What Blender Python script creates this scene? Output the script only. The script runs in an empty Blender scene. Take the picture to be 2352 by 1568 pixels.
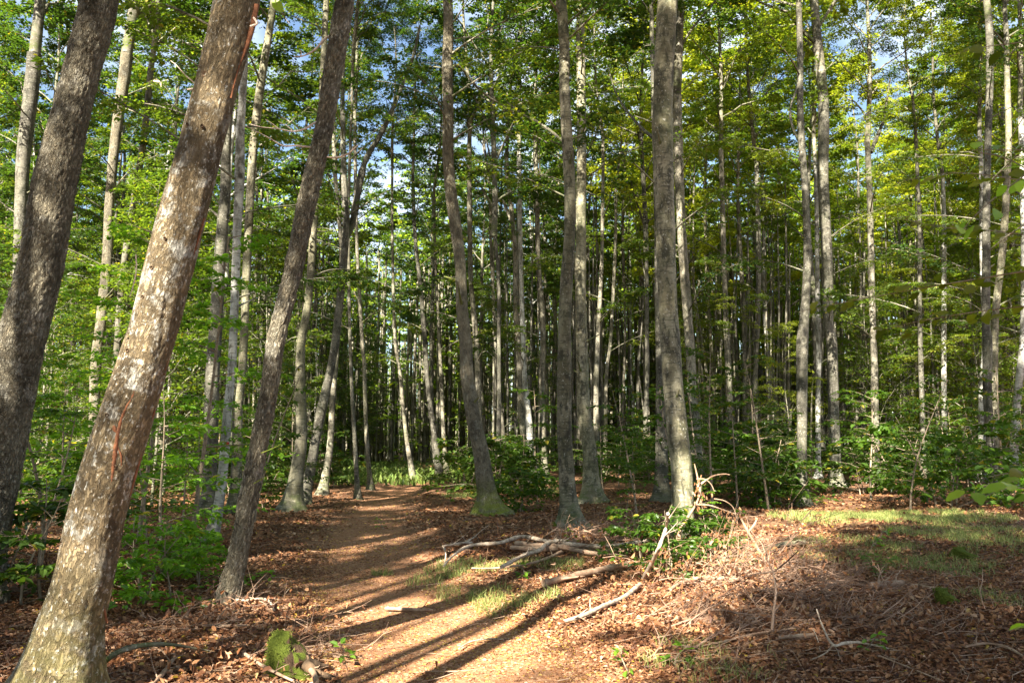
import bpy, math, random
import numpy as np
from mathutils import Vector, Matrix

# ------------------------------------------------------------------ camera, sky, sun, exposure
S = bpy.context.scene
COL = S.collection
CAM_H = 1.6
PITCH = math.radians(6.9)
FPX = 1867.0                      # focal length in pixels of a 2352 px wide picture
cam_d = bpy.data.cameras.new('camera')
cam_d.sensor_width = 22.3
cam_d.lens = FPX / 2352 * 22.3
cam_d.clip_start = 0.05
cam_d.clip_end = 2000
cam_d.dof.use_dof = True
cam_d.dof.focus_distance = 13.0
cam_d.dof.aperture_fstop = 5.0
cam = bpy.data.objects.new('camera', cam_d)
COL.objects.link(cam)
cam.location = (0, 0, CAM_H)
cam.rotation_euler = (math.radians(90) + PITCH, 0, 0)
S.camera = cam

SUN_AZ = math.radians(24)         # shadows fall this far to the right of straight ahead
SUN_EL = math.radians(37)
world = bpy.data.worlds.new('World')
S.world = world
world.use_nodes = True
nt = world.node_tree
nt.nodes.clear()
wo = nt.nodes.new('ShaderNodeOutputWorld')
bg = nt.nodes.new('ShaderNodeBackground')
sky = nt.nodes.new('ShaderNodeTexSky')
sky.sky_type = 'NISHITA'
sky.sun_disc = False
sky.sun_elevation = SUN_EL
sky.sun_rotation = math.pi + SUN_AZ
sky.air_density = 1.0
sky.dust_density = 0.6
tc = nt.nodes.new('ShaderNodeTexCoord')
cn = nt.nodes.new('ShaderNodeTexNoise')
cn.inputs['Scale'].default_value = 5.0
cn.inputs['Detail'].default_value = 5.0
nt.links.new(tc.outputs['Generated'], cn.inputs['Vector'])
cr = nt.nodes.new('ShaderNodeMapRange')
cr.inputs['From Min'].default_value = 0.46
cr.inputs['From Max'].default_value = 0.62
cr.inputs['To Min'].default_value = 0.0
cr.inputs['To Max'].default_value = 0.65
nt.links.new(cn.outputs['Fac'], cr.inputs['Value'])
cm = nt.nodes.new('ShaderNodeMix')
cm.data_type = 'RGBA'
cm.inputs['B'].default_value = (6.0, 6.4, 7.0, 1)
nt.links.new(cr.outputs['Result'], cm.inputs['Factor'])
nt.links.new(sky.outputs['Color'], cm.inputs['A'])
nt.links.new(cm.outputs['Result'], bg.inputs['Color'])
bg.inputs['Strength'].default_value = 0.05
nt.links.new(bg.outputs['Background'], wo.inputs['Surface'])

sun_d = bpy.data.lights.new('sun', 'SUN')
sun_d.energy = 5.0
sun_d.angle = math.radians(0.53)
sun_d.color = (1.0, 0.93, 0.80)
sun = bpy.data.objects.new('sun', sun_d)
COL.objects.link(sun)
SDIR = Vector((math.sin(SUN_AZ) * math.cos(SUN_EL), math.cos(SUN_AZ) * math.cos(SUN_EL), -math.sin(SUN_EL)))
sun.rotation_euler = SDIR.to_track_quat('-Z', 'Y').to_euler()
sun.location = (-20, -30, 40)

S.view_settings.view_transform = 'Standard'
S.view_settings.look = 'None'
S.view_settings.gamma = 1.0
S.view_settings.use_curve_mapping = False
S.view_settings.exposure = 2.5
S.render.engine = 'CYCLES'
cy = S.cycles
cy.max_bounces = 5
cy.diffuse_bounces = 2
cy.glossy_bounces = 1
cy.transmission_bounces = 3
cy.transparent_max_bounces = 4
cy.use_denoising = True
try:
    cy.denoiser = 'OPENIMAGEDENOISE'
    cy.denoising_prefilter = 'ACCURATE'
except Exception:
    pass
cy.use_adaptive_sampling = False
cy.sample_clamp_indirect = 4.0
cy.caustics_reflective = False
cy.caustics_refractive = False

# ------------------------------------------------------------------ noise
def _hash(ix, iy, iz, seed):
    h = (ix.astype(np.int64) * 374761393 + iy.astype(np.int64) * 668265263 + iz.astype(np.int64) * 2147483647 + seed * 1274126177) & 0xffffffff
    h = ((h ^ (h >> 13)) * 1274126177) & 0xffffffff
    h = h ^ (h >> 16)
    return (h & 0xffffff) / float(0x1000000)

def vnoise(x, y, z=None, seed=0):
    """smooth value noise, -1..1"""
    x = np.asarray(x, float); y = np.asarray(y, float)
    z = np.zeros_like(x) if z is None else np.asarray(z, float)
    ix = np.floor(x); iy = np.floor(y); iz = np.floor(z)
    fx = x - ix; fy = y - iy; fz = z - iz
    fx = fx * fx * (3 - 2 * fx); fy = fy * fy * (3 - 2 * fy); fz = fz * fz * (3 - 2 * fz)
    r = 0
    for dz in (0, 1):
        wz = fz if dz else 1 - fz
        for dy in (0, 1):
            wy = fy if dy else 1 - fy
            for dx in (0, 1):
                wx = fx if dx else 1 - fx
                r = r + wx * wy * wz * _hash(ix + dx, iy + dy, iz + dz, seed)
    return r * 2 - 1

def worley(x, y, seed=0):
    """F2-F1 and cell value"""
    ix = np.floor(x); iy = np.floor(y)
    f1 = np.full(x.shape, 9.0); f2 = np.full(x.shape, 9.0); cid = np.zeros(x.shape)
    for dx in (-1, 0, 1):
        for dy in (-1, 0, 1):
            cx = ix + dx; cyy = iy + dy; z0 = np.zeros_like(cx)
            px_ = cx + _hash(cx, cyy, z0, seed); py_ = cyy + _hash(cx, cyy, z0 + 1, seed)
            d = np.hypot(px_ - x, py_ - y)
            c = _hash(cx, cyy, z0 + 2, seed)
            closer = d < f1
            f2 = np.where(closer, f1, np.minimum(f2, d))
            cid = np.where(closer, c, cid)
            f1 = np.where(closer, d, f1)
    return f2 - f1, cid

# ------------------------------------------------------------------ picture point -> place
def ray(x, y):
    a = (x - 1176) / FPX; b = (784 - y) / FPX
    return np.array([a, math.cos(PITCH) - b * math.sin(PITCH), math.sin(PITCH) + b * math.cos(PITCH)])

def base_dist(y):
    return CAM_H / math.tan(math.atan((y - 784) / FPX) - PITCH)

def on_plane(x, y, D):
    r = ray(x, y); t = D / r[1]
    return np.array([r[0] * t, D, CAM_H + r[2] * t]), t

PATH_PX = [(1120, 1568, 1.25), (1010, 1460, 1.15), (890, 1350, 1.0), (850, 1260, 0.85), (850, 1200, .75), (875, 1150, .75), (925, 1115, .8), (1010, 1095, .8)]
_pp = []
for (x, y, w) in PATH_PX:
    d = base_dist(y); r = ray(x, y)
    _pp.append((r[0] * d / r[1], d, w))
_pp.insert(0, (_pp[0][0] + .6, 0.0, 1.6)); _pp.insert(0, (_pp[0][0] + 1.0, -40, 1.6))
PY = np.array([p[1] for p in _pp]); PX = np.array([p[0] for p in _pp]); PW = np.array([p[2] for p in _pp])
def path_mask(x, y):
    c = np.interp(y, PY, PX); w = np.interp(y, PY, PW)
    m = np.clip((w + .35 - np.abs(x - c)) / .7, 0, 1)
    return m * np.clip((45 - y) / 6, 0, 1)

def H(x, y):
    x = np.asarray(x, float); y = np.asarray(y, float)
    m = path_mask(x, y)
    h = .13 * vnoise(x / 7, y / 7, seed=3) + .07 * vnoise(x / 2.4, y / 2.4, seed=4) * (1 - .7 * m)
    h = h + (.025 * vnoise(x / .8, y / .8, seed=5) + .012 * vnoise(x / .3, y / .3, seed=6)) * (1 - .75 * m)
    far = np.clip((y - 30) / 60, 0, 1)
    h = h * (1 - far) + far * .5 * vnoise(x / 30, y / 30, seed=8)
    return h - .07 * m + .05 * np.clip((y - 8) / 20, 0, 1) * np.clip((x - 1) / 4, 0, 1) * 3

def on_ground(x, y, dz=0.0):
    r = ray(x, y); z = 0.0
    for _ in range(8):
        t = (CAM_H - z) / -r[2]
        p = np.array([r[0] * t, r[1] * t])
        z = float(H(p[0], p[1]))
    return np.array([p[0], p[1], z + dz])

# ------------------------------------------------------------------ materials
def new_mat(name):
    m = bpy.data.materials.new(name); m.use_nodes = True
    n = m.node_tree; n.nodes.clear()
    return m, n

class N:
    """small node helper"""
    def __init__(self, nt): self.nt = nt
    def node(self, typ, **kw):
        nd = self.nt.nodes.new(typ)
        for k, v in kw.items(): setattr(nd, k, v)
        return nd
    def put(self, sock, v):
        if hasattr(v, 'is_output') or isinstance(v, bpy.types.NodeSocket): self.nt.links.new(v, sock)
        else: sock.default_value = v
    def noise(self, vec, scale, detail=4, rough=.6, dist=0):
        nd = self.node('ShaderNodeTexNoise'); self.put(nd.inputs['Vector'], vec)
        nd.inputs['Scale'].default_value = scale; nd.inputs['Detail'].default_value = detail
        nd.inputs['Roughness'].default_value = rough; nd.inputs['Distortion'].default_value = dist
        return nd.outputs['Fac']
    def voro(self, vec, scale, feature='F1', out='Distance', rand=1):
        nd = self.node('ShaderNodeTexVoronoi', feature=feature); self.put(nd.inputs['Vector'], vec)
        nd.inputs['Scale'].default_value = scale; nd.inputs['Randomness'].default_value = rand
        return nd.outputs[out]
    def mapr(self, v, a, b, c=0.0, d=1.0):
        nd = self.node('ShaderNodeMapRange'); self.put(nd.inputs['Value'], v)
        for k, val in (('From Min', a), ('From Max', b), ('To Min', c), ('To Max', d)): nd.inputs[k].default_value = val
        return nd.outputs['Result']
    def mix(self, f, a, b, blend='MIX'):
        nd = self.node('ShaderNodeMix', data_type='RGBA', blend_type=blend)
        self.put(nd.inputs['Factor'], f)
        for k, v in (('A', a), ('B', b)):
            if isinstance(v, tuple) and len(v) == 3: v = v + (1,)
            self.put(nd.inputs[k], v)
        return nd.outputs['Result']
    def math(self, op, a, b=0.0, clamp=False):
        nd = self.node('ShaderNodeMath', operation=op); nd.use_clamp = clamp
        self.put(nd.inputs[0], a); self.put(nd.inputs[1], b)
        return nd.outputs[0]
    def scalev(self, vec, s):
        nd = self.node('ShaderNodeVectorMath', operation='MULTIPLY'); self.put(nd.inputs[0], vec); nd.inputs[1].default_value = s
        return nd.outputs[0]
    def attr(self, name):
        nd = self.node('ShaderNodeAttribute'); nd.attribute_name = name; return nd
    def bump(self, h, strength, dist):
        nd = self.node('ShaderNodeBump'); nd.inputs['Strength'].default_value = strength; nd.inputs['Distance'].default_value = dist
        self.put(nd.inputs['Height'], h); return nd.outputs['Normal']
    def princ(self, col, rough=.85, normal=None, spec=.3):
        b = self.node('ShaderNodeBsdfPrincipled'); self.put(b.inputs['Base Color'], col)
        self.put(b.inputs['Roughness'], rough); b.inputs['Specular IOR Level'].default_value = spec
        if normal is not None: self.put(b.inputs['Normal'], normal)
        return b.outputs['BSDF']
    def out(self, s):
        o = self.node('ShaderNodeOutputMaterial'); self.put(o.inputs['Surface'], s)

def leaf_mat(name, trans=.42, spec=.35, rough=.42):
    m, t = new_mat(name); n = N(t)
    oi = n.node('ShaderNodeObjectInfo')
    r = n.attr('rnd').outputs['Fac']
    dark = n.mix(r, (.55, .62, .55), (1.35, 1.25, 1.0))
    col = n.mix(1.0, oi.outputs['Color'], dark, 'MULTIPLY')
    # a few leaves already turning yellow
    old = n.mapr(r, .955, .965)
    col = n.mix(n.math('MULTIPLY', old, .6), col, (.34, .25, .03))
    b = n.princ(col, rough, None, spec)
    tr = n.node('ShaderNodeBsdfTranslucent')
    tcol = n.mix(1.0, col, (2.2, 2.2, .7, 1), 'MULTIPLY')
    n.put(tr.inputs['Color'], tcol)
    mx = n.node('ShaderNodeMixShader'); mx.inputs['Fac'].default_value = trans
    n.put(mx.inputs[1], b); n.put(mx.inputs[2], tr.outputs['BSDF'])
    n.out(mx.outputs['Shader'])
    return m

def bark_beech(name, base=(.13, .113, .078), light=(.30, .27, .21), dark=(.04, .035, .027), moss=0.5, mossh=0.9):
    m, t = new_mat(name); n = N(t)
    a = n.attr('bv'); v = a.outputs['Vector']
    oi = n.node('ShaderNodeObjectInfo')
    offs = n.node('ShaderNodeVectorMath', operation='ADD'); n.put(offs.inputs[0], v)
    sc = n.node('ShaderNodeVectorMath', operation='SCALE'); sc.inputs[0].default_value = (31, 17, 53); n.put(sc.inputs['Scale'], oi.outputs['Random'])
    n.put(offs.inputs[1], sc.outputs[0]); vo = offs.outputs[0]
    vs = n.scalev(vo, (1, 1, .45)); vh = n.scalev(vo, (1, 1, 5))
    col = n.mix(n.mapr(n.noise(vs, 4, 5, .65), .42, .62), base, light)
    col = n.mix(n.mapr(n.noise(vs, 7, 6, .7, .5), .49, .60, 0, .9), col, dark)  # bark mottles, deepened so the dark patches stand in for leaf shadows
    col = n.mix(n.mapr(n.noise(vo, 30, 3), .60, .72, 0, .8), col, (.55, .53, .46))
    hl = n.noise(vh, 6, 4, .6)
    col = n.mix(n.mapr(hl, .55, .60, 0, .6), col, dark)
    # small knots
    kn = n.voro(n.scalev(vo, (1, 1, .6)), 3.2)
    col = n.mix(n.mapr(kn, .07, .13, .9, 0), col, (.05, .042, .03))
    # green algae film and moss on the foot
    sep = n.node('ShaderNodeSeparateXYZ'); n.put(sep.inputs[0], v)
    mh = n.mapr(sep.outputs['Z'], mossh * .2, mossh, 1, 0)
    mm = n.math('MULTIPLY', n.math('ADD', mh, .12), n.mapr(n.noise(vo, 6, 6, .75), .44, .58))
    col = n.mix(n.math('MULTIPLY', mm, moss * 1.5, True), col, (.085, .105, .028))
    col = n.mix(n.mapr(n.noise(vs, 1.6, 3), .45, .7, 0, .35 * moss), col, (.16, .19, .08))
    var = n.mapr(oi.outputs['Random'], 0, 1, .72, 1.22)
    cv = n.node('ShaderNodeCombineColor'); [n.put(cv.inputs[i], var) for i in range(3)]
    col = n.mix(1.0, col, cv.outputs[0], 'MULTIPLY')
    hgt = n.math('ADD', n.math('MULTIPLY', n.noise(vs, 12, 6, .7), .7), n.math('MULTIPLY', hl, .4))
    n.out(n.princ(col, .8, n.bump(hgt, .7, .02), .25))
    return m

def bark_rough(name, base, light, dark, red, cell=(9, 9, 3.4), lichen=.5, lichen_col=(.62, .60, .50), ridged=False, moss=0.):
    m, t = new_mat(name); n = N(t)
    a = n.attr('bv'); v = a.outputs['Vector']
    cav = n.attr('cav').outputs['Fac']
    w = n.node('ShaderNodeTexNoise'); n.put(w.inputs['Vector'], v); w.inputs['Scale'].default_value = 7
    ad = n.node('ShaderNodeVectorMath', operation='MULTIPLY_ADD'); n.put(ad.inputs[0], w.outputs['Color']); ad.inputs[1].default_value = (.07, .07, .16); n.put(ad.inputs[2], v)
    vv = ad.outputs[0]
    cells = n.scalev(vv, cell)
    edge = n.voro(cells, 1.8, 'DISTANCE_TO_EDGE')
    rn = n.noise(n.scalev(v, (1, 1, .33)), 40, 5, .62, .6)
    ridge = n.math('MULTIPLY', n.math('ABSOLUTE', n.math('SUBTRACT', rn, .5)), 1.6)
    if ridged: edge = ridge
    else: edge = n.math('MINIMUM', n.math('MULTIPLY', ridge, 1.6), n.math('ADD', edge, .03))
    ccol = n.voro(cells, 1.8, 'F1', 'Color')
    sp = n.node('ShaderNodeSeparateColor'); n.put(sp.inputs[0], ccol)
    col = n.mix(n.mapr(n.noise(n.scalev(v, (1, 1, .4)), 9, 6, .7), .3, .7), base, light)
    col = n.mix(n.mapr(sp.outputs[0], .2, 1, 0, .55), col, red)
    col = n.mix(n.mapr(n.noise(n.scalev(v, (1, 1, .6)), 4.2, 7, .75), .47, .60, 0, .8), col, dark)
    lw = n.math('MULTIPLY', n.mapr(n.noise(v, 6, 6, .75), .52, .60), n.mapr(n.noise(v, 1.6, 3), .40, .58))
    col = n.mix(n.math('MULTIPLY', lw, lichen, True), col, lichen_col)
    col = n.mix(n.math('MULTIPLY', n.mapr(n.noise(n.scalev(v, (1, 1, .7)), 42, 4, .65), .59, .66), lichen, True), col, lichen_col)
    col = n.mix(n.mapr(edge, 0, .12, .5, 0), col, dark)
    col = n.mix(n.math('MULTIPLY', cav, .7), col, dark)
    if moss:
        sz_ = n.node('ShaderNodeSeparateXYZ'); n.put(sz_.inputs[0], v)
        mm = n.math('MULTIPLY', n.mapr(sz_.outputs['Z'], .25, 1.0, 1, 0), n.mapr(n.noise(v, 9, 5, .7), .35, .55))
        col = n.mix(n.math('MULTIPLY', mm, moss, True), col, (.20, .23, .03))
    h = n.math('ADD', n.mapr(edge, 0, .16, 0, 1), n.math('MULTIPLY', n.noise(n.scalev(v, (1, 1, .35)), 34, 6, .7), .9))
    n.out(n.princ(col, .85, n.bump(h, .9, .018), .2))
    return m

M = {}
M['leaf'] = leaf_mat('leaf_surface', .5)
M['leaf_near'] = leaf_mat('near_leaf_surface', .45, .4, .35)
M['beech'] = bark_beech('beech_bark')
M['beech_moss'] = bark_beech('mossy_beech_bark', (.13, .113, .07), (.29, .26, .18), (.038, .034, .024), .6, .9)
M['beech_white'] = bark_beech('pale_bark', (.27, .26, .225), (.52, .51, .46), (.10, .09, .07), .2, .5)
M['dark'] = bark_beech('dark_bark', (.075, .067, .052), (.17, .155, .12), (.03, .027, .02), .35, .8)
M['flaky'] = bark_rough('flaky_bark', (.195, .168, .115), (.38, .34, .245), (.055, .046, .031), (.215, .165, .10), (20, 20, 6.5), .6, (.55, .52, .44))
M['lichen'] = bark_rough('lichen_bark', (.185, .135, .075), (.33, .26, .155), (.07, .052, .03), (.27, .19, .10), (30, 30, 9), 1.0, (.66, .64, .56), True, .25)
M['brown'] = bark_rough('brown_ridged_bark', (.20, .175, .115), (.36, .32, .225), (.055, .046, .031), (.225, .175, .11), (30, 30, 4), .35, (.5, .5, .42), True, 1.0)

def plain(name, c1, c2, scale=20, rough=.85, bump=.4, obj=False, spec=.2):
    m, t = new_mat(name); n = N(t)
    v = n.node('ShaderNodeTexCoord').outputs['Object']
    f = n.noise(v, scale, 5, .65)
    col = n.mix(n.mapr(f, .35, .65), c1, c2)
    if obj:
        col = n.mix(1.0, col, n.node('ShaderNodeObjectInfo').outputs['Color'], 'MULTIPLY')
    n.out(n.princ(col, rough, n.bump(f, bump, .01), spec)); return m
M['twig'] = plain('twig_bark', (.16, .12, .08), (.34, .27, .19), 14)
M['deadwood'] = plain('dead_branch_wood', (.20, .115, .07), (.44, .31, .21), 9)
M['brush'] = plain('brush_twig_bark', (.13, .07, .045), (.48, .32, .22), 4)
M['palewood'] = plain('bleached_wood', (.24, .17, .115), (.56, .46, .35), 16)
M['drytwig'] = plain('dry_pale_twig', (.50, .36, .28), (.80, .66, .54), 20)
M['redwood'] = plain('torn_inner_bark', (.11, .048, .026), (.31, .125, .06), 40)
M['moss'] = plain('moss', (.07, .10, .012), (.19, .22, .035), 30, .95, 1.0)
M['rot'] = plain('rotten_wood', (.05, .035, .022), (.17, .11, .065), 12, .9, .9)
M['paint'] = plain('red_paint', (.55, .03, .03), (.60, .05, .06), 10)

# litter leaves
def litter_mat():
    m, t = new_mat('fallen_leaf_surface'); n = N(t)
    r = n.attr('rnd').outputs['Fac']
    cr_ = n.node('ShaderNodeValToRGB'); n.put(cr_.inputs['Fac'], r)
    e = cr_.color_ramp.elements
    e[0].position = 0; e[0].color = (.07, .032, .018, 1)
    e[1].position = 1; e[1].color = (.52, .35, .035, 1)
    for p, c in ((.25, (.15, .065, .034)), (.5, (.29, .125, .052)), (.75, (.44, .235, .115)), (.93, (.55, .36, .23)), (.965, (.50, .33, .06))):
        el = cr_.color_ramp.elements.new(p); el.color = c + (1,)
    b = n.princ(cr_.outputs['Color'], .6, None, .3)
    tr = n.node('ShaderNodeBsdfTranslucent'); n.put(tr.inputs['Color'], cr_.outputs['Color'])
    mx = n.node('ShaderNodeMixShader'); mx.inputs['Fac'].default_value = .2
    n.put(mx.inputs[1], b); n.put(mx.inputs[2], tr.outputs['BSDF']); n.out(mx.outputs['Shader'])
    return m
M['litter'] = litter_mat()

def ground_mat():
    m, t = new_mat('forest_floor'); n = N(t)
    p = n.node('ShaderNodeNewGeometry').outputs['Position']
    pm = n.attr('path').outputs['Fac']; gm = n.attr('green').outputs['Fac']
    ve = n.voro(p, 16, 'F1', 'Color'); sp = n.node('ShaderNodeSeparateColor'); n.put(sp.inputs[0], ve)
    vd = n.voro(p, 16, 'F1')
    cr_ = n.node('ShaderNodeValToRGB'); n.put(cr_.inputs['Fac'], sp.outputs[0])
    e = cr_.color_ramp.elements
    e[0].color = (.06, .03, .018, 1); e[1].color = (.34, .19, .105, 1)
    el = cr_.color_ramp.elements.new(.5); el.color = (.17, .085, .045, 1)
    lit = n.mix(n.mapr(n.noise(p, 2.2, 5, .7), .4, .68, 0, .6), cr_.outputs['Color'], (.14, .075, .04))
    ps = n.mix(n.mapr(n.noise(p, 30, 5, .7), .35, .65), (.26, .13, .072), (.44, .26, .155))
    ps = n.mix(n.mapr(n.noise(p, 3, 4, .6), .4, .65, 0, .5), ps, (.22, .115, .07))
    col = n.mix(n.math('MULTIPLY', pm, .8), lit, ps)
    g = n.math('MULTIPLY', gm, n.mapr(n.noise(p, 7, 5, .7), .42, .58))
    col = n.mix(g, col, (.12, .13, .035))
    h = n.math('ADD', n.mapr(vd, 0, .6, 1, 0), n.noise(p, 40, 5, .7))
    n.out(n.princ(col, .9, n.bump(h, .8, .02), .15)); return m
M['ground'] = ground_mat()

def grass_mat():
    m, t = new_mat('grass_blade'); n = N(t)
    r = n.attr('rnd').outputs['Fac']
    col = n.mix(r, (.10, .18, .025), (.48, .46, .17))
    b = n.princ(col, .5, None, .3)
    tr = n.node('ShaderNodeBsdfTranslucent'); n.put(tr.inputs['Color'], col)
    mx = n.node('ShaderNodeMixShader'); mx.inputs['Fac'].default_value = .35
    n.put(mx.inputs[1], b); n.put(mx.inputs[2], tr.outputs['BSDF']); n.out(mx.outputs['Shader'])
    return m
M['grass'] = grass_mat()

# ------------------------------------------------------------------ mesh building
class MB:
    def __init__(self): self.V = []; self.F = {3: [], 4: []}; self.R = []; self.B = []; self.C = []; self.n = 0
    def add(self, V, F, rnd=None, bv=None, cav=None):
        V = np.asarray(V, float).reshape(-1, 3); F = np.asarray(F, int)
        self.F[F.shape[1]].append(F + self.n)
        self.V.append(V); k = len(V)
        self.R.append(np.zeros(k) if rnd is None else np.broadcast_to(rnd, k))
        self.B.append(V if bv is None else bv)
        self.C.append(np.zeros(k) if cav is None else cav)
        self.n += k
    def mesh(self, name, mat, smooth=True, attrs=('rnd',)):
        me = bpy.data.meshes.new(name)
        V = np.concatenate(self.V)
        me.vertices.add(len(V)); me.vertices.foreach_set('co', V.ravel())
        li = []; starts = []; tot = []; s = 0
        for k in (4, 3):
            if self.F[k]:
                F = np.concatenate(self.F[k]); li.append(F.ravel())
                starts.append(s + np.arange(len(F)) * k); tot.append(np.full(len(F), k)); s += F.size
        li = np.concatenate(li); starts = np.concatenate(starts); tot = np.concatenate(tot)
        me.loops.add(len(li)); me.loops.foreach_set('vertex_index', li.astype(np.int32))
        me.polygons.add(len(starts)); me.polygons.foreach_set('loop_start', starts.astype(np.int32))
        me.polygons.foreach_set('loop_total', tot.astype(np.int32))
        me.polygons.foreach_set('use_smooth', np.full(len(starts), smooth))
        if 'rnd' in attrs:
            me.attributes.new('rnd', 'FLOAT', 'POINT').data.foreach_set('value', np.concatenate(self.R).astype(np.float32))
        if 'bv' in attrs:
            me.attributes.new('bv', 'FLOAT_VECTOR', 'POINT').data.foreach_set('vector', np.concatenate(self.B).astype(np.float32).ravel())
        if 'cav' in attrs:
            me.attributes.new('cav', 'FLOAT', 'POINT').data.foreach_set('value', np.concatenate(self.C).astype(np.float32))
        me.update(calc_edges=True)
        me.materials.append(mat)
        return me
    def obj(self, name, mat, parent=None, smooth=True, attrs=('rnd',)):
        o = bpy.data.objects.new(name, self.mesh(name, mat, smooth, attrs)); COL.objects.link(o)
        if parent is not None: o.parent = parent
        return o

def smooth_path(P, n):
    """Catmull-Rom through points (rows of any width)"""
    P = np.asarray(P, float)
    if len(P) < 3:
        t = np.linspace(0, 1, n)[:, None]; return P[0] * (1 - t) + P[-1] * t
    d = np.r_[0, np.cumsum(np.linalg.norm(np.diff(P[:, :3], axis=0), axis=1))]
    s = np.linspace(0, d[-1], n)
    m = np.zeros_like(P)
    m[1:-1] = (P[2:] - P[:-2]) / (d[2:] - d[:-2])[:, None]
    m[0] = (P[1] - P[0]) / (d[1] - d[0]); m[-1] = (P[-1] - P[-2]) / (d[-1] - d[-2])
    k = np.clip(np.searchsorted(d, s, side='right') - 1, 0, len(P) - 2)
    h = (d[k + 1] - d[k]); t = ((s - d[k]) / h)[:, None]; h = h[:, None]
    return ((2 * t**3 - 3 * t**2 + 1) * P[k] + (t**3 - 2 * t**2 + t) * h * m[k] + (-2 * t**3 + 3 * t**2) * P[k + 1] + (t**3 - t**2) * h * m[k + 1])

def tube(mb, P, R, seg=6, disp=None, rnd=0., cap=False, flat=1.0):
    """P (n,3), R (n,) ; disp(u_arc, length, theta, rr)->(offset, cav)"""
    P = np.asarray(P, float); R = np.asarray(R, float); n = len(P)
    T = np.gradient(P, axis=0); T /= np.linalg.norm(T, axis=1)[:, None] + 1e-9
    ref = np.array([0, 1., 0]) if abs(T[:, 2]).mean() > .6 else np.array([0, 0, 1.])
    if abs(T @ ref).max() > .97: ref = np.array([.6, .5, .62])
    U = np.cross(ref, T); U /= np.linalg.norm(U, axis=1)[:, None] + 1e-9
    W = np.cross(T, U)
    th = np.arange(seg) * 2 * math.pi / seg
    L = np.r_[0, np.cumsum(np.linalg.norm(np.diff(P, axis=0), axis=1))]
    TH, LL = np.meshgrid(th, L); RR = np.repeat(R[:, None], seg, 1)
    cav = np.zeros(TH.shape); r0 = RR.mean()
    bv = np.stack([np.cos(TH) * r0, np.sin(TH) * r0, LL], -1)
    if disp is not None:
        off, cav = disp(TH, LL, r0); RR = RR + off
    V = P[:, None, :] + (np.cos(TH) * RR)[..., None] * U[:, None, :] + (np.sin(TH) * RR * flat)[..., None] * W[:, None, :]
    i = np.arange((n - 1) * seg); a = i; j = i % seg; row = i // seg
    b = row * seg + (j + 1) % seg
    F = np.stack([a, b, b + seg, a + seg], 1)
    mb.add(V.reshape(-1, 3), F, rnd, bv.reshape(-1, 3), cav.ravel())
    if cap:
        for k, flip in ((0, 1), (n - 1, 0)):
            ring = V[k]; c = ring.mean(0)
            vv = np.vstack([ring, c]); ff = np.array([[(x + 1) % seg, x, seg] if flip else [x, (x + 1) % seg, seg] for x in range(seg)])
            mb.add(vv, ff, rnd, vv, np.zeros(seg + 1))
    return T, U, W

def leaf_quads(mb, P, D, Nn, L, W, rnd):
    """diamond leaves, one quad each"""
    D = D / np.linalg.norm(D, axis=1)[:, None]
    X = np.cross(D, Nn); X /= np.linalg.norm(X, axis=1)[:, None] + 1e-9
    L = L[:, None]; W = W[:, None]; k = len(P)
    V = np.stack([P, P + D * L * .45 + X * W * .5, P + D * L, P + D * L * .45 - X * W * .5], 1).reshape(-1, 3)
    F = np.arange(k * 4).reshape(-1, 4)
    mb.add(V, F, np.repeat(rnd, 4))

def leaf_folded(mb, P, D, Nn, L, W, rnd, fold=.18, curl=0.12):
    """pointed oval leaves, two halves folded on the midrib"""
    D = D / np.linalg.norm(D, axis=1)[:, None]
    X = np.cross(D, Nn); X /= np.linalg.norm(X, axis=1)[:, None] + 1e-9
    Z = np.cross(X, D)
    L = L[:, None]; W = W[:, None]; k = len(P)
    f = W * fold; c = L * curl
    V = np.stack([P, P + D * L * .28 + X * W * .46 + Z * f, P + D * L * .68 + X * W * .40 + Z * (f - c * .4), P + D * L - Z * c,
                  P + D * L * .68 - X * W * .40 + Z * (f - c * .4), P + D * L * .28 - X * W * .46 + Z * f], 1).reshape(-1, 3)
    b = np.arange(k)[:, None] * 6
    F = np.vstack([b + np.array([[0, 1, 2, 3]]), b + np.array([[0, 3, 4, 5]])])
    mb.add(V, F, np.repeat(rnd, 6))

def spray(mb, rng, O, D, LEN, n_per, leaf, folded=False, thick=.10, wide=.42, tilt=.35):
    """flat layered sprays of leaves along many twigs at once"""
    k = len(O); n = k * n_per
    o = np.repeat(O, n_per, 0); d = np.repeat(D, n_per, 0); Ls = np.repeat(LEN, n_per)
    s = rng.random(n) ** .75
    up = np.array([0, 0, 1.])
    side = np.cross(d, up); side /= np.linalg.norm(side, axis=1)[:, None] + 1e-9
    sg = rng.choice([-1, 1], n)
    off = sg * rng.random(n) * wide * Ls * (1.1 - .75 * s)
    P = o + d * (s * Ls)[:, None] + side * off[:, None]
    P[:, 2] += -.14 * Ls * s * s - .15 * np.abs(off) + rng.normal(0, thick, n) * Ls * .35
    ld = d * .7 + side * (sg * .7)[:, None] + rng.normal(0, .35, (n, 3)); ld[:, 2] -= .15
    nn = up + rng.normal(0, tilt, (n, 3))
    size = leaf * rng.uniform(.5, 1.4, n)
    rnd = rng.random(n)
    if folded: leaf_folded(mb, P, ld, nn, size, size * .62, rnd)
    else: leaf_quads(mb, P, ld, nn, size, size * .68, rnd)

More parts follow.
